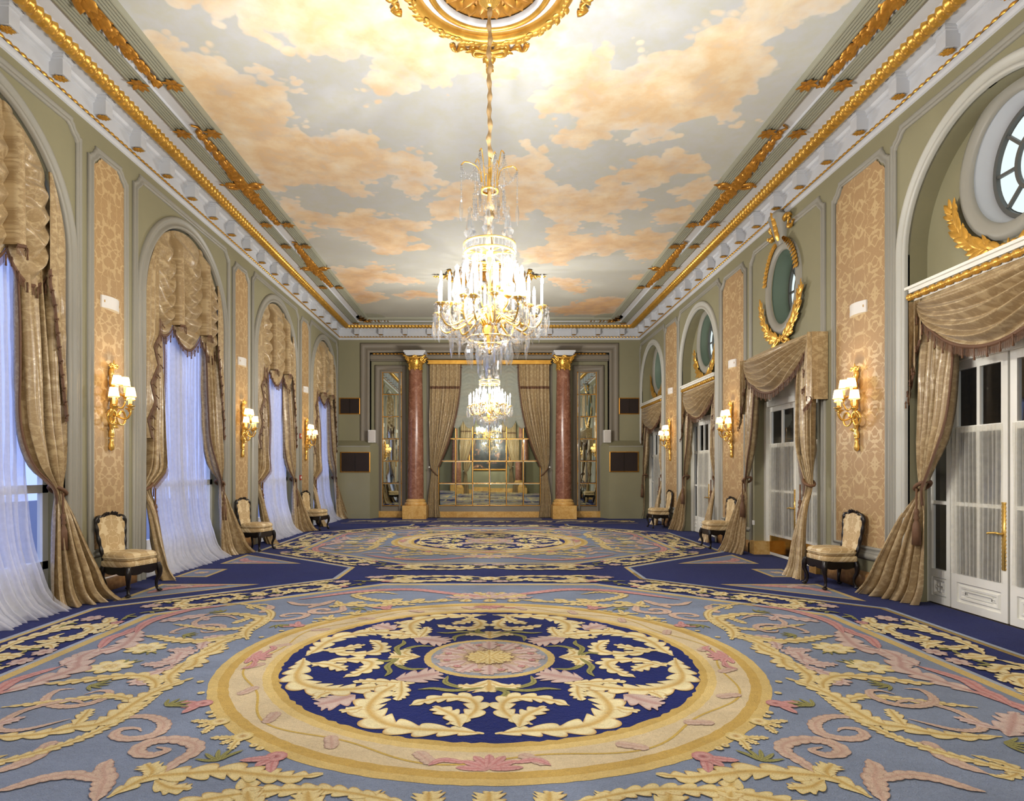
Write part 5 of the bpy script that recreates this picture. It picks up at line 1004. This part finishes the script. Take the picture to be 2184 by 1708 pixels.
    for i in range(16):
        a = i*PI/8+.12; R_, z = ((.495, 2.975) if i % 2 else (.37, 3.03)); p_ = pol(R_, a, z); cups.append(p_)
        m = MB(); P = cat([pol(.05, a, 2.84), pol(.13, a, 2.93), pol(R_*.55, a, 2.86), pol(R_*.85, a, 2.80), pol(R_, a, 2.88), p_], 26); m.tube(P, .0095, 7); m.lathe([(.008, -.03), (.016, -.02), (.02, -.005), (.05, .006), (.056, .016), (.016, .014), (.015, .035), (0, .035)], 14, p_); arm = obj('arm', m, 'brass', r)
        m = MB(); m.lathe([(.0125, .03), (.0125, .21), (0, .21)], 8, p_); obj('candle', m, 'plastic', arm)
        m = MB(); m.lathe([(0, .21), (.013, .225), (.0145, .25), (.007, .285), (0, .305)], 8, p_); obj('bulb', m, 'bulb', arm)
        m = MB()
        for q in range(8): octa(m, [p_+pol(.055, q*PI/4, .0)], .012); octa(m, [p_+pol(.055, q*PI/4, -.03)], .010, 1.6)
        obj('drip_crystals', m, 'crystal', arm, smooth=False)
        for q in (-1, 0, 1): put(PENDM if (i+q) % 2 else DROPM, 'pendant', arm, p_+pol(.057, a+q*1.2, -.035), a+q+PI/2, .95)
    for i in range(6): 
        a = i*PI/3+.05; p_ = pol(.30, a, 3.06); m = MB(); m.tube(cat([pol(.04, a, 2.98), pol(.18, a, 2.94), pol(.29, a, 2.98), p_], 14), .008, 6); m.lathe([(.01, -.03), (.03, -.02), (.045, .0), (.03, .01)], 10, p_); arm = obj('spire_arm', m, 'brass', r); put(SPIREM, 'spire', arm, p_, a, 1.12)
    m = MB()
    for i in range(16):
        m = MB(); g = pol(.238, i*PI/8+.1, 3.50); c_ = cups[i]; beads(m, sag(g, c_+(0, 0, .0), .10), .0085, .02); obj('bead_chain', m, 'crystal_clear', r, smooth=False)
    for i in range(16):
        c0, c1 = cups[i], cups[(i+1) % 16]; m = MB(); beads(m, sag(c0+(0, 0, -.02), c1+(0, 0, -.02), .13), .009, .021); obj('bead_swag', m, 'crystal', r, smooth=False)
        if i % 2: m = MB(); beads(m, sag(c0+(0, 0, -.05), cups[(i+2) % 16]+(0, 0, -.05), .17), .010, .022); obj('bead_swag', m, 'crystal', r, smooth=False)
    for i in range(16): m = MB(); beads(m, sag(cups[i]+(0, 0, -.06), pol(.20, i*PI/8+.12, 2.72), .10), .010, .021); beads(m, sag(pol(.20, i*PI/8+.12, 2.72), pol(.03, i*PI/8, 2.62), .03), .009, .02); obj('bead_chain', m, 'crystal', r, smooth=False)
    m = MB(); m.lathe([(.195, 2.715), (.21, 2.715), (.21, 2.73), (.195, 2.73), (.195, 2.715)], 32); m.lathe([(.10, 2.655), (.115, 2.655), (.115, 2.67), (.10, 2.67), (.10, 2.655)], 24); obj('lower_ring', m, 'brass', r)
    for n_, R_, z in ((14, .36, 2.80), (16, .20, 2.71), (10, .108, 2.655), (5, .04, 2.60)):
        for i in range(n_): put(PENDM if (i % 3) else DROPM, 'pendant', r, pol(R_, i*2*PI/n_+R_*7, z-.02*(i % 2)), i*2*PI/n_+PI/2, random.uniform(.95, 1.2))
    m = MB(); octa(m, [(0, 0, 2.56)], .03); m.lathe([(0, 2.55), (.03, 2.52), (.038, 2.49), (.02, 2.455), (0, 2.43)], 8); obj('finial', m, 'crystal', r, smooth=False)
    for i in (1, 5, 9, 13): lamp('chandelier_lamp', tuple(cups[i]+(0, 0, .25)), CHAND_W, WARM, .02, r)
    return r
CH = [(5.88, 1.0, 'large crystal chandelier hanging in front, lit'), (14.75, .95, 'crystal chandelier further back, seen below the large one'), (-2.6, 1.0, 'unseen crystal chandelier added behind the viewer for fill light')]  # the last one is out of view, added to fill the room with light
c0 = make_chandelier(); c0['label'] = CH[0][2]
for y, s, lb in CH[1:]:
    d_ = dup(c0, lb, (0, y, 0)); 
c0.location = (0, CH[0][0], 0)
r0 = rose(5.88); r0['label'] = 'gilded ceiling rose above the nearest chandelier, cut by the top edge'
for y, lb in ((14.75, 'small looking gilded ceiling rose behind the big chandelier, over the far one'), (-2.6, 'gilded ceiling rose behind the viewer')): dup(r0, lb, (0, y, ZS))
# ------------------------------------------------------------------ carpet
NAVY = (18, 34, 106); BLUE = (130, 143, 168); LBL = (168, 180, 200); YEL = (212, 186, 120); BEI = (216, 198, 162); PNK = (196, 146, 140)
PAL = {'Y': ((228, 212, 160), (214, 188, 116), (176, 132, 66)), 'C': ((240, 230, 186), (226, 202, 132), (184, 130, 54)), 'P': ((212, 192, 184), (202, 172, 164), (172, 128, 122)), 'R': ((208, 162, 158), (192, 128, 128), (152, 84, 92)), 'B': ((208, 184, 166), (196, 164, 148), (158, 122, 112)), 'G': ((160, 156, 96), (128, 126, 72), (96, 96, 56))}
PAL = {k: tuple(np.array(lin(c)) for c in v) for k, v in PAL.items()}
cp = thing('carpet', 'navy and grey blue hand tufted carpet with octagons, medallions and acanthus scrolls', 'carpet', (0, 8, 0))
def flat(mb, P, z, c, f=None):
    P = np.asarray(P, float); k = len(P); ctr = P.mean(0); mb.add(np.column_stack([np.vstack([P, ctr]), np.full(k+1, z)]), None, [(i, (i+1) % k, k) for i in range(k)], lin(c))
def annulus(mb, c, r0, r1, z, c0, n=400, wob=.0025):
    th = np.linspace(0, 2*PI, n, endpoint=False); w0 = 1+wob*np.sin(th*61+np.sin(th*23)*2)/max(r0, .3); pts = np.array([np.stack([c[0]+r*w0*np.cos(th), c[1]+r*w0*np.sin(th), np.full(n, z)], 1) for r in (r0, r1)]); mb.grid(pts, cv=True, col=lin(c0))
def strip(mb, P, o0, o1, z, c, closed=True):
    G = MB(); sweep(G, P, [(o0, z), (o1, z)], closed); v = np.concatenate(G.v)[:, [0, 2, 1]]; mb.add(v, np.concatenate(G.q), None, lin(c))
ZC = [0]
def lift(): ZC[0] += 1; return .00013*(ZC[0] % 23)
def acan(mb, pts, wd, cls, z, tf=None, taper=.25, lobes=None):
    """acanthus stroke: lobed leaf along a spine, pale middle, ochre veins and edges"""
    P = np.asarray(pts, float); L = np.linalg.norm(np.diff(P, axis=0), axis=1).sum(); N = int(np.clip(L/.011, 24, 190)); C = cat(P, N); t_ = np.linspace(0, 1, N); d = np.gradient(C, axis=0); d /= np.linalg.norm(d, axis=1)[:, None]+1e-9; nr = np.stack([-d[:, 1], d[:, 0]], 1)
    env = (taper+(1-taper)*np.sin(PI*np.clip(t_*.92+.05, 0, 1))**.8)*np.clip((1.02-t_)*7, 0, 1)**.6*np.clip(t_*9+.25, 0, 1)
    nl = lobes or max(4, L/(wd*.60)); hi, mid, dk = PAL[cls]; plain = cls in 'BGR'; lean = wd*.30
    cols, colr = [], []
    for k, u in enumerate((-1, -.72, -.30, -.06, .10, .5, .76, 1)):
        sd = -1 if u < 0 else 1; au = abs(u); ph = (t_*nl+(.37 if sd > 0 else 0)+.25*np.sin(t_*9+sd)) % 1
        lobe = np.abs(np.sin(PI*ph**.75))**.75
        if plain: lobe = (.62+.38*lobe) if cls == 'B' else .8+.2*lobe
        e = wd/2*env*(.40+.66*lobe)*u if au > .6 else wd/2*env*.46*u/.6
        cols.append(C+nr*e[:, None]+d*(lean*lobe*env*au**1.5*(0 if plain else 1))[:, None])
        notchy = np.clip(1.0-np.minimum(ph, 1-ph)*7, 0, 1)[:, None]
        if au == 1: c = (mid if u > 0 else mid*.35+dk*.65)*(1-notchy*.7)+dk*notchy*.7
        elif k in (3, 4): c = (dk*.4+mid*.6 if not plain else mid)+0*notchy
        elif au > .6: c = hi*(1-notchy*.55)+dk*notchy*.55
        else: c = hi*.75+mid*.25-(hi-mid)*.3*notchy
        colr.append(c)
    G = np.stack(cols, 1); CC = np.stack(colr, 1)
    V = G.reshape(-1, 2); zt = np.repeat(.0007*t_[:, None], 8, 1).ravel()
    for f in (tf if tf else [lambda v: v]):
        v = f(V); mb.grid(np.column_stack([v, z+zt+lift()]).reshape(N, 8, 3), col=CC.reshape(-1, 3))
def blob(mb, c, r, cls, z, tf, n=10, petals=0):
    th = np.linspace(0, 2*PI, max(n, petals*8), endpoint=False); k = len(th); rr = r*(1 if not petals else (.66+.34*np.abs(np.cos(th*petals/2))**.7)); P = np.stack([c[0]+rr*np.cos(th), c[1]+rr*np.sin(th)], 1); Q = np.stack([c[0]+rr*.55*np.cos(th), c[1]+rr*.55*np.sin(th)], 1); hi, mid, dk = PAL[cls]
    for f in tf:
        a, b, e = f(P), f(Q), f(np.array([c], float)); n0 = mb.n
        V = np.vstack([a, b, e]); q = [(i, (i+1) % k, k+(i+1) % k, k+i) for i in range(k)]; tr = [(k+i, k+(i+1) % k, 2*k) for i in range(k)]
        mb.add(np.column_stack([V, np.full(len(V), z+.0025+lift()*.3)]), q, tr, np.vstack([np.tile(mid, (k, 1)), np.tile(hi, (k, 1)), dk[None]]))
def S4(): return [lambda v, a=a, b=b: v*np.array((a, b)) for a in (1, -1) for b in (1, -1)]
def S8(): return [lambda v, a=a, b=b, s=s: (v if not s else v[:, ::-1])*np.array((a, b)) for a in (1, -1) for b in (1, -1) for s in (0, 1)]
def R4(): return [lambda v, c=math.cos(k*PI/2), s=math.sin(k*PI/2): np.stack([v[:, 0]*c-v[:, 1]*s, v[:, 0]*s+v[:, 1]*c], 1) for k in range(4)]
m = MB(); m.grid(np.stack(np.meshgrid(np.linspace(-W+.002, W-.002, 30), np.linspace(YR+.02, D-.05, 60))+[np.full((60, 30), .006)], -1), col=lin(NAVY)); obj('pile_ground', m, 'carpet', cp, colors=True)
for c_, h_, n_ in [(c_, RR-.01, .235) for c_ in RARCH]+[(RBC+.03, 1.06, .2)]: m = MB(); m.add([(W-.002, c_-h_, .006), (W+n_, c_-h_, .006), (W+n_, c_+h_, .006), (W-.002, c_+h_, .006)], [(0, 1, 2, 3)], None, lin(NAVY)); obj('door_recess_pile', m, 'carpet', cp, colors=True)
OI = [(3.45, -1.45), (3.45, 1.45), (1.36, 3.18), (-1.36, 3.18), (-3.45, 1.45), (-3.45, -1.45), (-1.36, -3.18), (1.36, -3.18)]
OO = [(4.27, -1.8), (4.27, 1.8), (2.12, 3.66), (2.12, 4.18), (-2.12, 4.18), (-2.12, 3.66), (-4.27, 1.8), (-4.27, -1.8), (-2.12, -3.66), (-2.12, -4.18), (2.12, -4.18), (2.12, -3.66)]
FIELD=[
 ('Y',0.17,[(2.867,-1.511),(2.664,-1.511),(2.523,-1.471),(2.407,-1.388),(2.303,-1.344),(2.268,-1.208),(2.269,-1.011),(2.26,-0.849),(2.208,-0.673),(2.125,-0.515)]),
 ('Y',0.16,[(2.26,-0.792),(2.345,-0.611),(2.501,-0.482),(2.675,-0.482),(2.852,-0.548),(2.97,-0.611),(3.097,-0.642)]),
 ('B',0.07,[(2.827,-0.733),(2.92,-0.763),(2.903,-0.904),(2.819,-1.011),(2.669,-1.062),(2.558,-1.011),(2.517,-0.904),(2.555,-0.792),(2.635,-0.777),(2.691,-0.849)]),
 ('B',0.08,[(2.303,-1.344),(2.254,-1.278),(2.151,-1.22),(2.035,-1.232),(1.916,-1.322),(1.876,-1.451),(1.923,-1.521),(2.021,-1.541),(2.11,-1.491),(2.115,-1.409),(2.034,-1.398),(1.985,-1.44)]),
 ('B',0.1,[(1.623,-1.979),(1.604,-1.87),(1.584,-1.787),(1.562,-1.7),(1.605,-1.608),(1.732,-1.551),(1.838,-1.57),(1.88,-1.646),(1.848,-1.718),(1.762,-1.744),(1.715,-1.682),(1.79,-1.646)]),
 ('Y',0.17,[(1.738,-2.175),(1.704,-2.08),(1.652,-1.979),(1.52,-1.948),(1.311,-1.917),(1.15,-1.948),(0.992,-1.979),(0.906,-1.971),(0.817,-1.948)]),
 ('R',0.12,[(2.887,1.928),(3.166,1.74),(3.311,1.391),(3.34,1.077),(3.238,0.739)]),
 ('P',0.24,[(3.256,0.847),(3.106,0.341),(3.177,0.162),(3.256,-0.005),(3.255,-0.237)]),
 ('R',0.1,[(3.255,-0.237),(3.323,-0.415),(3.365,-0.58),(3.33,-0.763),(3.341,-0.877),(3.286,-1.087)]),
 ('Y',0.16,[(2.361,0.119),(2.339,0.295),(2.316,0.484),(2.198,0.66)]),
 ('Y',0.18,[(2.355,0.162),(2.309,-0.045),(2.261,-0.2),(2.283,-0.345)]),
 ('P',0.13,[(2.4,0.206),(2.487,0.484),(2.476,0.608),(2.383,0.66)]),
 ('P',0.15,[(2.423,0.228),(2.464,0.077),(2.505,-0.085),(2.525,-0.292)]),
 ('P',0.13,[(2.418,0.162),(2.54,0.184),(2.664,0.206)]),
 ('Y',0.08,[(2.519,-1.736),(2.573,-1.787),(2.62,-1.854),(2.6,-1.933),(2.503,-1.979),(2.446,-1.948)]),
 ('B',0.1,[(2.341,-1.589),(2.394,-1.608),(2.365,-1.718),(2.38,-1.837),(2.446,-1.948)]),
 ('B',0.11,[(1.95,-1.787),(1.929,-1.886),(1.856,-1.994),(1.807,-2.108),(1.769,-2.214)]),
 ('B',0.09,[(1.854,-2.008),(1.914,-1.994),(2.034,-1.956),(2.155,-1.994),(2.236,-2.08),(2.295,-2.122)]),
 ('P',0.2,[(2.9,-1.511),(3.064,-1.344),(3.234,-1.161)]),
 ('P',0.1,[(2.941,-1.43),(2.878,-1.344),(2.801,-1.232)]),
 ('Y',0.1,[(2.421,-1.366),(2.455,-1.232),(2.493,-1.1)]),
 ('Y',0.09,[(3.004,2.046),(2.685,1.967),(2.346,1.667),(2.211,1.326),(2.186,0.847)]),
 ('Y',0.11,[(2.189,1.262),(2.25,1.018),(2.48,0.875),(2.745,0.96),(3.062,1.077)]),
 ('B',0.06,[(2.568,1.018),(2.73,0.96),(2.885,1.138),(2.849,1.391),(2.679,1.425),(2.506,1.262)]),
 ('Y',0.13,[(1.652,-1.979),(1.67,-1.917),(1.739,-1.845)]),
 ('Y',0.12,[(1.607,-2.008),(1.498,-2.08),(1.396,-2.087)]),
 ('Y',0.12,[(1.194,-1.948),(1.122,-2.08),(1.002,-2.162)]),
]
MED8=[
 ('C',0.24,[(0.029,-1.474),(0.202,-1.438),(0.436,-1.41),(0.611,-1.333),(0.729,-1.18),(0.763,-1.031),(0.723,-0.814),(0.652,-0.656),(0.613,-0.529)]),
 ('C',0.17,[(0.254,-1.347),(0.129,-1.227),(0.083,-1.065),(0.139,-0.925),(0.271,-0.907),(0.398,-0.961),(0.505,-1.048)]),
 ('C',0.16,[(0.17,-1.39),(0.214,-1.227),(0.35,-1.065)]),
 ('C',0.12,[(0.737,-0.961),(0.826,-1.098),(0.931,-1.131)]),
 ('C',0.12,[(0.622,-0.572),(0.588,-0.814),(0.594,-0.961)]),
]
MED4=[
 ('P',0.3,[(0.668,-0.55),(0.517,-0.485),(0.371,-0.404)]),
 ('P',0.26,[(0.891,-0.852),(0.985,-0.961),(1.088,-1.038)]),
]
MEDC=[
 ('C',0.3,[(-0.006,-0.55),(-0.006,-0.676),(-0.006,-0.795)]),
 ('C',0.12,[(0.008,-0.614),(0.105,-0.696),(0.217,-0.664)]),
 ('G',0.05,[(0.035,-0.716),(0.239,-0.775),(0.379,-0.736),(0.487,-0.756)]),
 ('G',0.05,[(0.035,-0.716),(0.173,-0.716),(0.305,-0.614),(0.301,-0.463)]),
 ('G',0.05,[(0.035,-0.736),(0.115,-0.814),(0.046,-0.961)]),
]
FDOT= {'flowerY': [(2.876, 0.25)], 'bellR': [(1.825, -1.011), (1.109, -1.762)], 'bellY': [(1.596, -1.3), (1.379, -1.511)], 'dot': [(1.718, -1.161), (1.676, -1.22), (1.273, -1.627), (1.227, -1.664), (2.034, -0.596), (1.927, -0.82)], 'sprig': [(2.794, -0.2), (2.771, 0.66), (2.031, -1.062), (1.382, -1.804), (2.812, -1.589)]}

def carpet_square(fine):
    out = []
    fm = MB(); flat(fm, OI, .0085, BLUE); out.append(('octagon_field', fm))
    b = MB(); strip(b, OI, -.085, .0, .0090, YEL); strip(b, OI, -.13, -.085, .0088, LBL); strip(b, OO[:4][::1], 0, .055, .0090, YEL, False); 
    for seg in (OO[0:4], OO[4:10], OO[10:12]+OO[0:1]): strip(b, seg, -.0, .05, .0090, YEL, False); strip(b, seg, -.045, 0, .0088, LBL, False)
    out.append(('border_lines', b))
    md = MB(); c = (0, 0)
    annulus(md, c, 1.99, 2.06, .0100, YEL); annulus(md, c, 1.92, 1.995, .0101, (200, 168, 92)); annulus(md, c, 1.70, 1.925, .0102, BEI); annulus(md, c, 1.64, 1.705, .0103, (222, 196, 130)); annulus(md, c, 1.585, 1.645, .0104, (202, 172, 98)); annulus(md, c, .50, 1.59, .0105, NAVY); annulus(md, c, .465, .52, .0112, YEL); annulus(md, c, .40, .47, .0111, (156, 162, 172)); annulus(md, c, .02, .42, .0110, (202, 178, 150)); annulus(md, c, 0.001, .20, .0114, (150, 120, 96), wob=.03)
    out.append(('medallion_rings', md))
    mm = MB(); e8, e4, r4 = S8(), S4(), R4()
    for cls, wd, pts in MED8: acan(mm, pts, wd, cls, .0125, e8)
    for cls, wd, pts in MED4: acan(mm, pts, wd, cls, .0128, e4, .5)
    mir = [lambda v, f=f, s=s: f(v*np.array((s, 1))) for f in r4 for s in (1, -1)]
    for cls, wd, pts in MEDC: acan(mm, pts, wd, cls, .0122, mir if abs(pts[-1][0]) > .1 else r4)
    for k in range(12):
        a = k*PI/6; blob(mm, (.345*math.cos(a+.26), .345*math.sin(a+.26)), .03, 'R', .0118, [lambda v: v])
        acan(mm, [(.21*math.cos(a), .21*math.sin(a)), (.33*math.cos(a), .33*math.sin(a)), (.44*math.cos(a), .44*math.sin(a))], .15, 'P', .0113, None, .6)
        acan(mm, [(.02*math.cos(a), .02*math.sin(a)), (.10*math.cos(a), .10*math.sin(a)), (.195*math.cos(a), .195*math.sin(a))], .09, 'Y', .0117, None, .4)
    blob(mm, (0, 0), .03, 'Y', .012, [lambda v: v])
    out.append(('medallion_figure', mm))
    rg = MB()
    for k in range(4):
        f = r4[k]
        for s in range(-3, 4): acan(rg, [(0, -1.895), (.07*math.sin(s*.5), -1.895+.08*math.cos(s*.5)), (.17*math.sin(s*.5), -1.89+.155*math.cos(s*.5))], .055, 'R', .0118, [f], .4)
        for s in (-1, 1): acan(rg, [(s*.12, -1.83), (s*.24, -1.80), (s*.31, -1.86)], .05, 'R', .0118, [f])
    for k in range(20):
        a = k*2*PI/20+.13
        if abs(((k+.5) % 5)-2.5) > 2.2: pass
        q = lambda r_, da: (r_*math.cos(a+da), r_*math.sin(a+da)); acan(rg, [q(1.74, -.04), q(1.80, -.005), q(1.87, .03)], .08, 'B', .0116, None, .8)
    th = np.linspace(0, 2*PI, 200); acc = 1.81+.055*np.sin(th*10); P = np.stack([acc*np.cos(th), acc*np.sin(th)], 1); strip(rg, P[:-1], -.008, .008, .0114, (204, 174, 90)); out.append(('ring_figure', rg))
    ff = MB()
    for cls, wd, pts in FIELD: acan(ff, pts, wd, cls, .0120, e4)
    for p_ in FDOT['flowerY']: blob(ff, p_, .17, 'C', .0121, e4, petals=8); blob(ff, p_, .045, 'Y', .0123, e4)
    for kk, cl in (('bellR', 'R'), ('bellY', 'Y')):
        for x, y in FDOT[kk]:
            rr = math.hypot(x, y); ux, uy = x/rr, y/rr; blob(ff, (x, y), .06, cl, .0121, e4)
            for s in (-1, 0, 1): acan(ff, [(x, y), (x+.07*(ux-s*uy*.8), y+.07*(uy+s*ux*.8)), (x+.13*ux-s*uy*.12, y+.13*uy+s*ux*.12)], .06, cl, .0122, e4)
    for x, y in FDOT['dot']: blob(ff, (x, y), .025, 'Y', .0121, e4)
    for x, y in FDOT['sprig']:
        a0 = random.uniform(0, 6)
        for q in range(5): a = a0+(q-2)*.5; acan(ff, [(x, y), (x+.06*math.cos(a), y+.06*math.sin(a)), (x+.14*math.cos(a+.15), y+.14*math.sin(a+.15))], .026, 'G', .0121, e4)
    for s in (-1, 1):
        for q in range(-4, 5):
            a = PI/2+q*.34; acan(ff, [(0, s*2.30), (.22*math.cos(a), s*(2.30+.20*math.sin(a))), (.52*math.cos(a), s*(2.30+.40*math.sin(a)))], .17, 'Y' if q % 2 else 'P', .0121, None, .3)
            acan(ff, [(.25*q, s*2.28), (.27*q, s*2.2), (.28*q, s*2.12)], .16, 'Y', .0122, None, .4)
        for q in (-1, 1): acan(ff, [(0, s*2.34), (q*.5, s*2.62), (q*1.0, s*2.86), (q*1.6, s*2.72), (q*2.2, s*2.24)], .14, 'R', .0119, None, .3); acan(ff, [(q*.3, s*2.25), (q*.8, s*2.1), (q*1.3, s*2.2), (q*1.6, s*2.5), (q*1.35, s*2.68), (q*1.1, s*2.55)], .13, 'Y', .0119, None, .3)
    out.append(('field_figure', ff))
    bd = MB()
    def unit(p0, p1, wd):
        p0, p1 = np.array(p0, float), np.array(p1, float); L = np.linalg.norm(p1-p0); ux = (p1-p0)/L; uy = np.array((-ux[1], ux[0])); k = L/2.7; w_ = wd/.8
        tf = [lambda v, s=s: (p0+p1)/2+np.outer(v[:, 0]*s*k, ux)+np.outer(v[:, 1]*w_, uy) for s in (1, -1)]
        for cls, wdt, pts in BUNIT: acan(bd, pts, wdt*min(1.15, (k+w_)/2), cls, .0121, tf)
        for p_, r_, cl in (((.12, .26), .10, 'P'), ((1.22, -.16), .12, 'P'), ((1.06, .27), .07, 'R')): blob(bd, p_, r_, cl, .0123, tf, petals=7)
        for p_ in ((.18, .02), (1.0, -.3), (1.28, .2)):
            for q in range(3): acan(bd, [p_, (p_[0]+.07*math.cos(q*1.3), p_[1]+.07*math.sin(q*1.3)), (p_[0]+.14*math.cos(q*1.3+.2), p_[1]+.14*math.sin(q*1.3+.2))], .045, 'G', .0122, tf)
    BUNIT = [('C', .20, [(.05, -.16), (.25, -.26), (.52, -.30), (.80, -.22), (.93, -.02), (.84, .16), (.64, .20), (.50, .09), (.56, -.04), (.68, -.03)]), ('C', .17, [(.95, .0), (1.02, .14), (1.16, .10), (1.24, .0)]), ('C', .16, [(.30, -.24), (.24, -.05), (.32, .12), (.22, .26)]), ('C', .15, [(.72, -.25), (.95, -.32), (1.18, -.30)]), ('C', .14, [(.86, .12), (.98, .28), (.84, .33), (.66, .31)]), ('C', .16, [(.0, -.22), (.04, -.02), (.0, .14)]), ('C', .15, [(.42, -.12), (.44, .12), (.55, .30)])]
    for q0, q1, w0 in (((3.86, -1.45), (3.86, 1.45), .66), ((3.72, 1.72), (1.80, 3.40), .64), ((1.75, 3.64), (-1.75, 3.64), .62), ((-1.80, 3.40), (-3.72, 1.72), .64), ((-3.86, 1.45), (-3.86, -1.45), .66), ((-3.72, -1.72), (-1.80, -3.40), .64), ((-1.75, -3.64), (1.75, -3.64), .62), ((1.80, -3.40), (3.72, -1.72), .64)): unit(q0, q1, w0)
    out.append(('border_figure', bd))
    return out
CS = carpet_square(True); made = []
for i, cyy in enumerate((5.05, 13.40, -3.30)):
    for j, (nm, mb) in enumerate(CS):
        if i == 0:
            o = obj(nm, mb, 'carpet', None, colors=True, kind='stuff' if 'figure' in nm else None, smooth=False); o.parent = cp; o.matrix_basis = mw(cp).inverted()@T(0, cyy, 0); made.append(o)
        else:
            o = made[j].copy(); COL.objects.link(o); o.matrix_basis = mw(cp).inverted()@T(0, cyy, 0)
m = MB()
for yc in (9.22, .87):
    for sx in (-1, 1):
        for sy in (-1, 1):
            t3 = [(sx*4.30, yc+sy*2.0), (sx*3.02, yc+sy*.92), (sx*4.31, yc+sy*.90)]; c3 = np.mean(t3, 0); flat(m, t3, .0080, YEL); flat(m, [tuple(c3+(np.array(p_)-c3)*.84) for p_ in t3], .0084, BLUE)
            acan(m, [(sx*4.15, yc+sy*1.55), (sx*4.05, yc+sy*1.25), (sx*3.75, yc+sy*1.08), (sx*3.4, yc+sy*1.0)], .18, 'R', .0100); acan(m, [(sx*4.2, yc+sy*1.1), (sx*4.0, yc+sy*1.0), (sx*3.8, yc+sy*1.15)], .12, 'P', .0100)
        q4 = [(sx*4.42, yc-.36), (sx*3.96, yc-.36), (sx*3.96, yc+.36), (sx*4.42, yc+.36)]; c4 = np.mean(q4, 0); flat(m, q4, .0080, YEL); flat(m, [tuple(c4+(np.array(p_)-c4)*np.array((.76, .84))) for p_ in q4], .0084, BLUE); blob(m, tuple(c4), .11, 'P', .0100, [lambda v: v], petals=6); blob(m, tuple(c4), .05, 'Y', .0102, [lambda v: v])
obj('wall_side_motifs', m, 'carpet', cp, colors=True, kind='stuff', smooth=False)
m = MB()
for yc, hw in ((17.9, 4.2), (18.9, 4.2)):
    strip(m, [(-hw, yc), (hw, yc)], -.03, .03, .0086, YEL, False)
flat(m, [(-1.6, 19.15), (1.6, 19.15), (1.6, 19.6), (-1.6, 19.6)], .0088, (150, 146, 140))
for k in range(-3, 4):
    acan(m, [(k*1.2-.5, 18.2), (k*1.2-.2, 18.6), (k*1.2+.2, 18.6), (k*1.2+.35, 18.35), (k*1.2+.1, 18.25)], .22, 'C', .0110); acan(m, [(k*1.2+.5, 18.2), (k*1.2+.55, 18.5), (k*1.2+.3, 18.75)], .18, 'Y', .0110)
obj('end_border', m, 'carpet', cp, colors=True, kind='stuff', smooth=False)

# ------------------------------------------------------------------ rear of the room, seen only in the mirrors
column(-2.30, YR+.45, 'red marble column behind the viewer, left in the mirror view'); column(2.30, YR+.45, 'red marble column behind the viewer, right in the mirror view')
back_curtain(-1, FW, 'tied curtain behind the viewer beside the dark painting', .1); back_curtain(1, FW, 'tied curtain behind the viewer, other side of the dark painting', .1)
pa = thing('painting', 'dark still life in a gilt frame, seen in the central mirror', 'painting', (0, YR+.05, 1.6)); m = MB(); m.box((-1.2, 0, 1.5), (1.2, .05, 4.3)); m.map(FW); obj('canvas', m, 'canvas', pa, smooth=False)
m = MB(); sweep(m, [(-1.25, 1.45), (1.25, 1.45), (1.25, 4.35), (-1.25, 4.35)], [(-.04, 0), (-.04, .07), (.02, .10), (.06, .06)], True); m.map(FW); obj('frame', m, 'giltdark', pa)
m = MB(); m.box((-2.0, 0, 0), (2.0, .1, .3)); m.map(FW); obj('marble_skirting', m, 'yelmarble', wf, smooth=False)
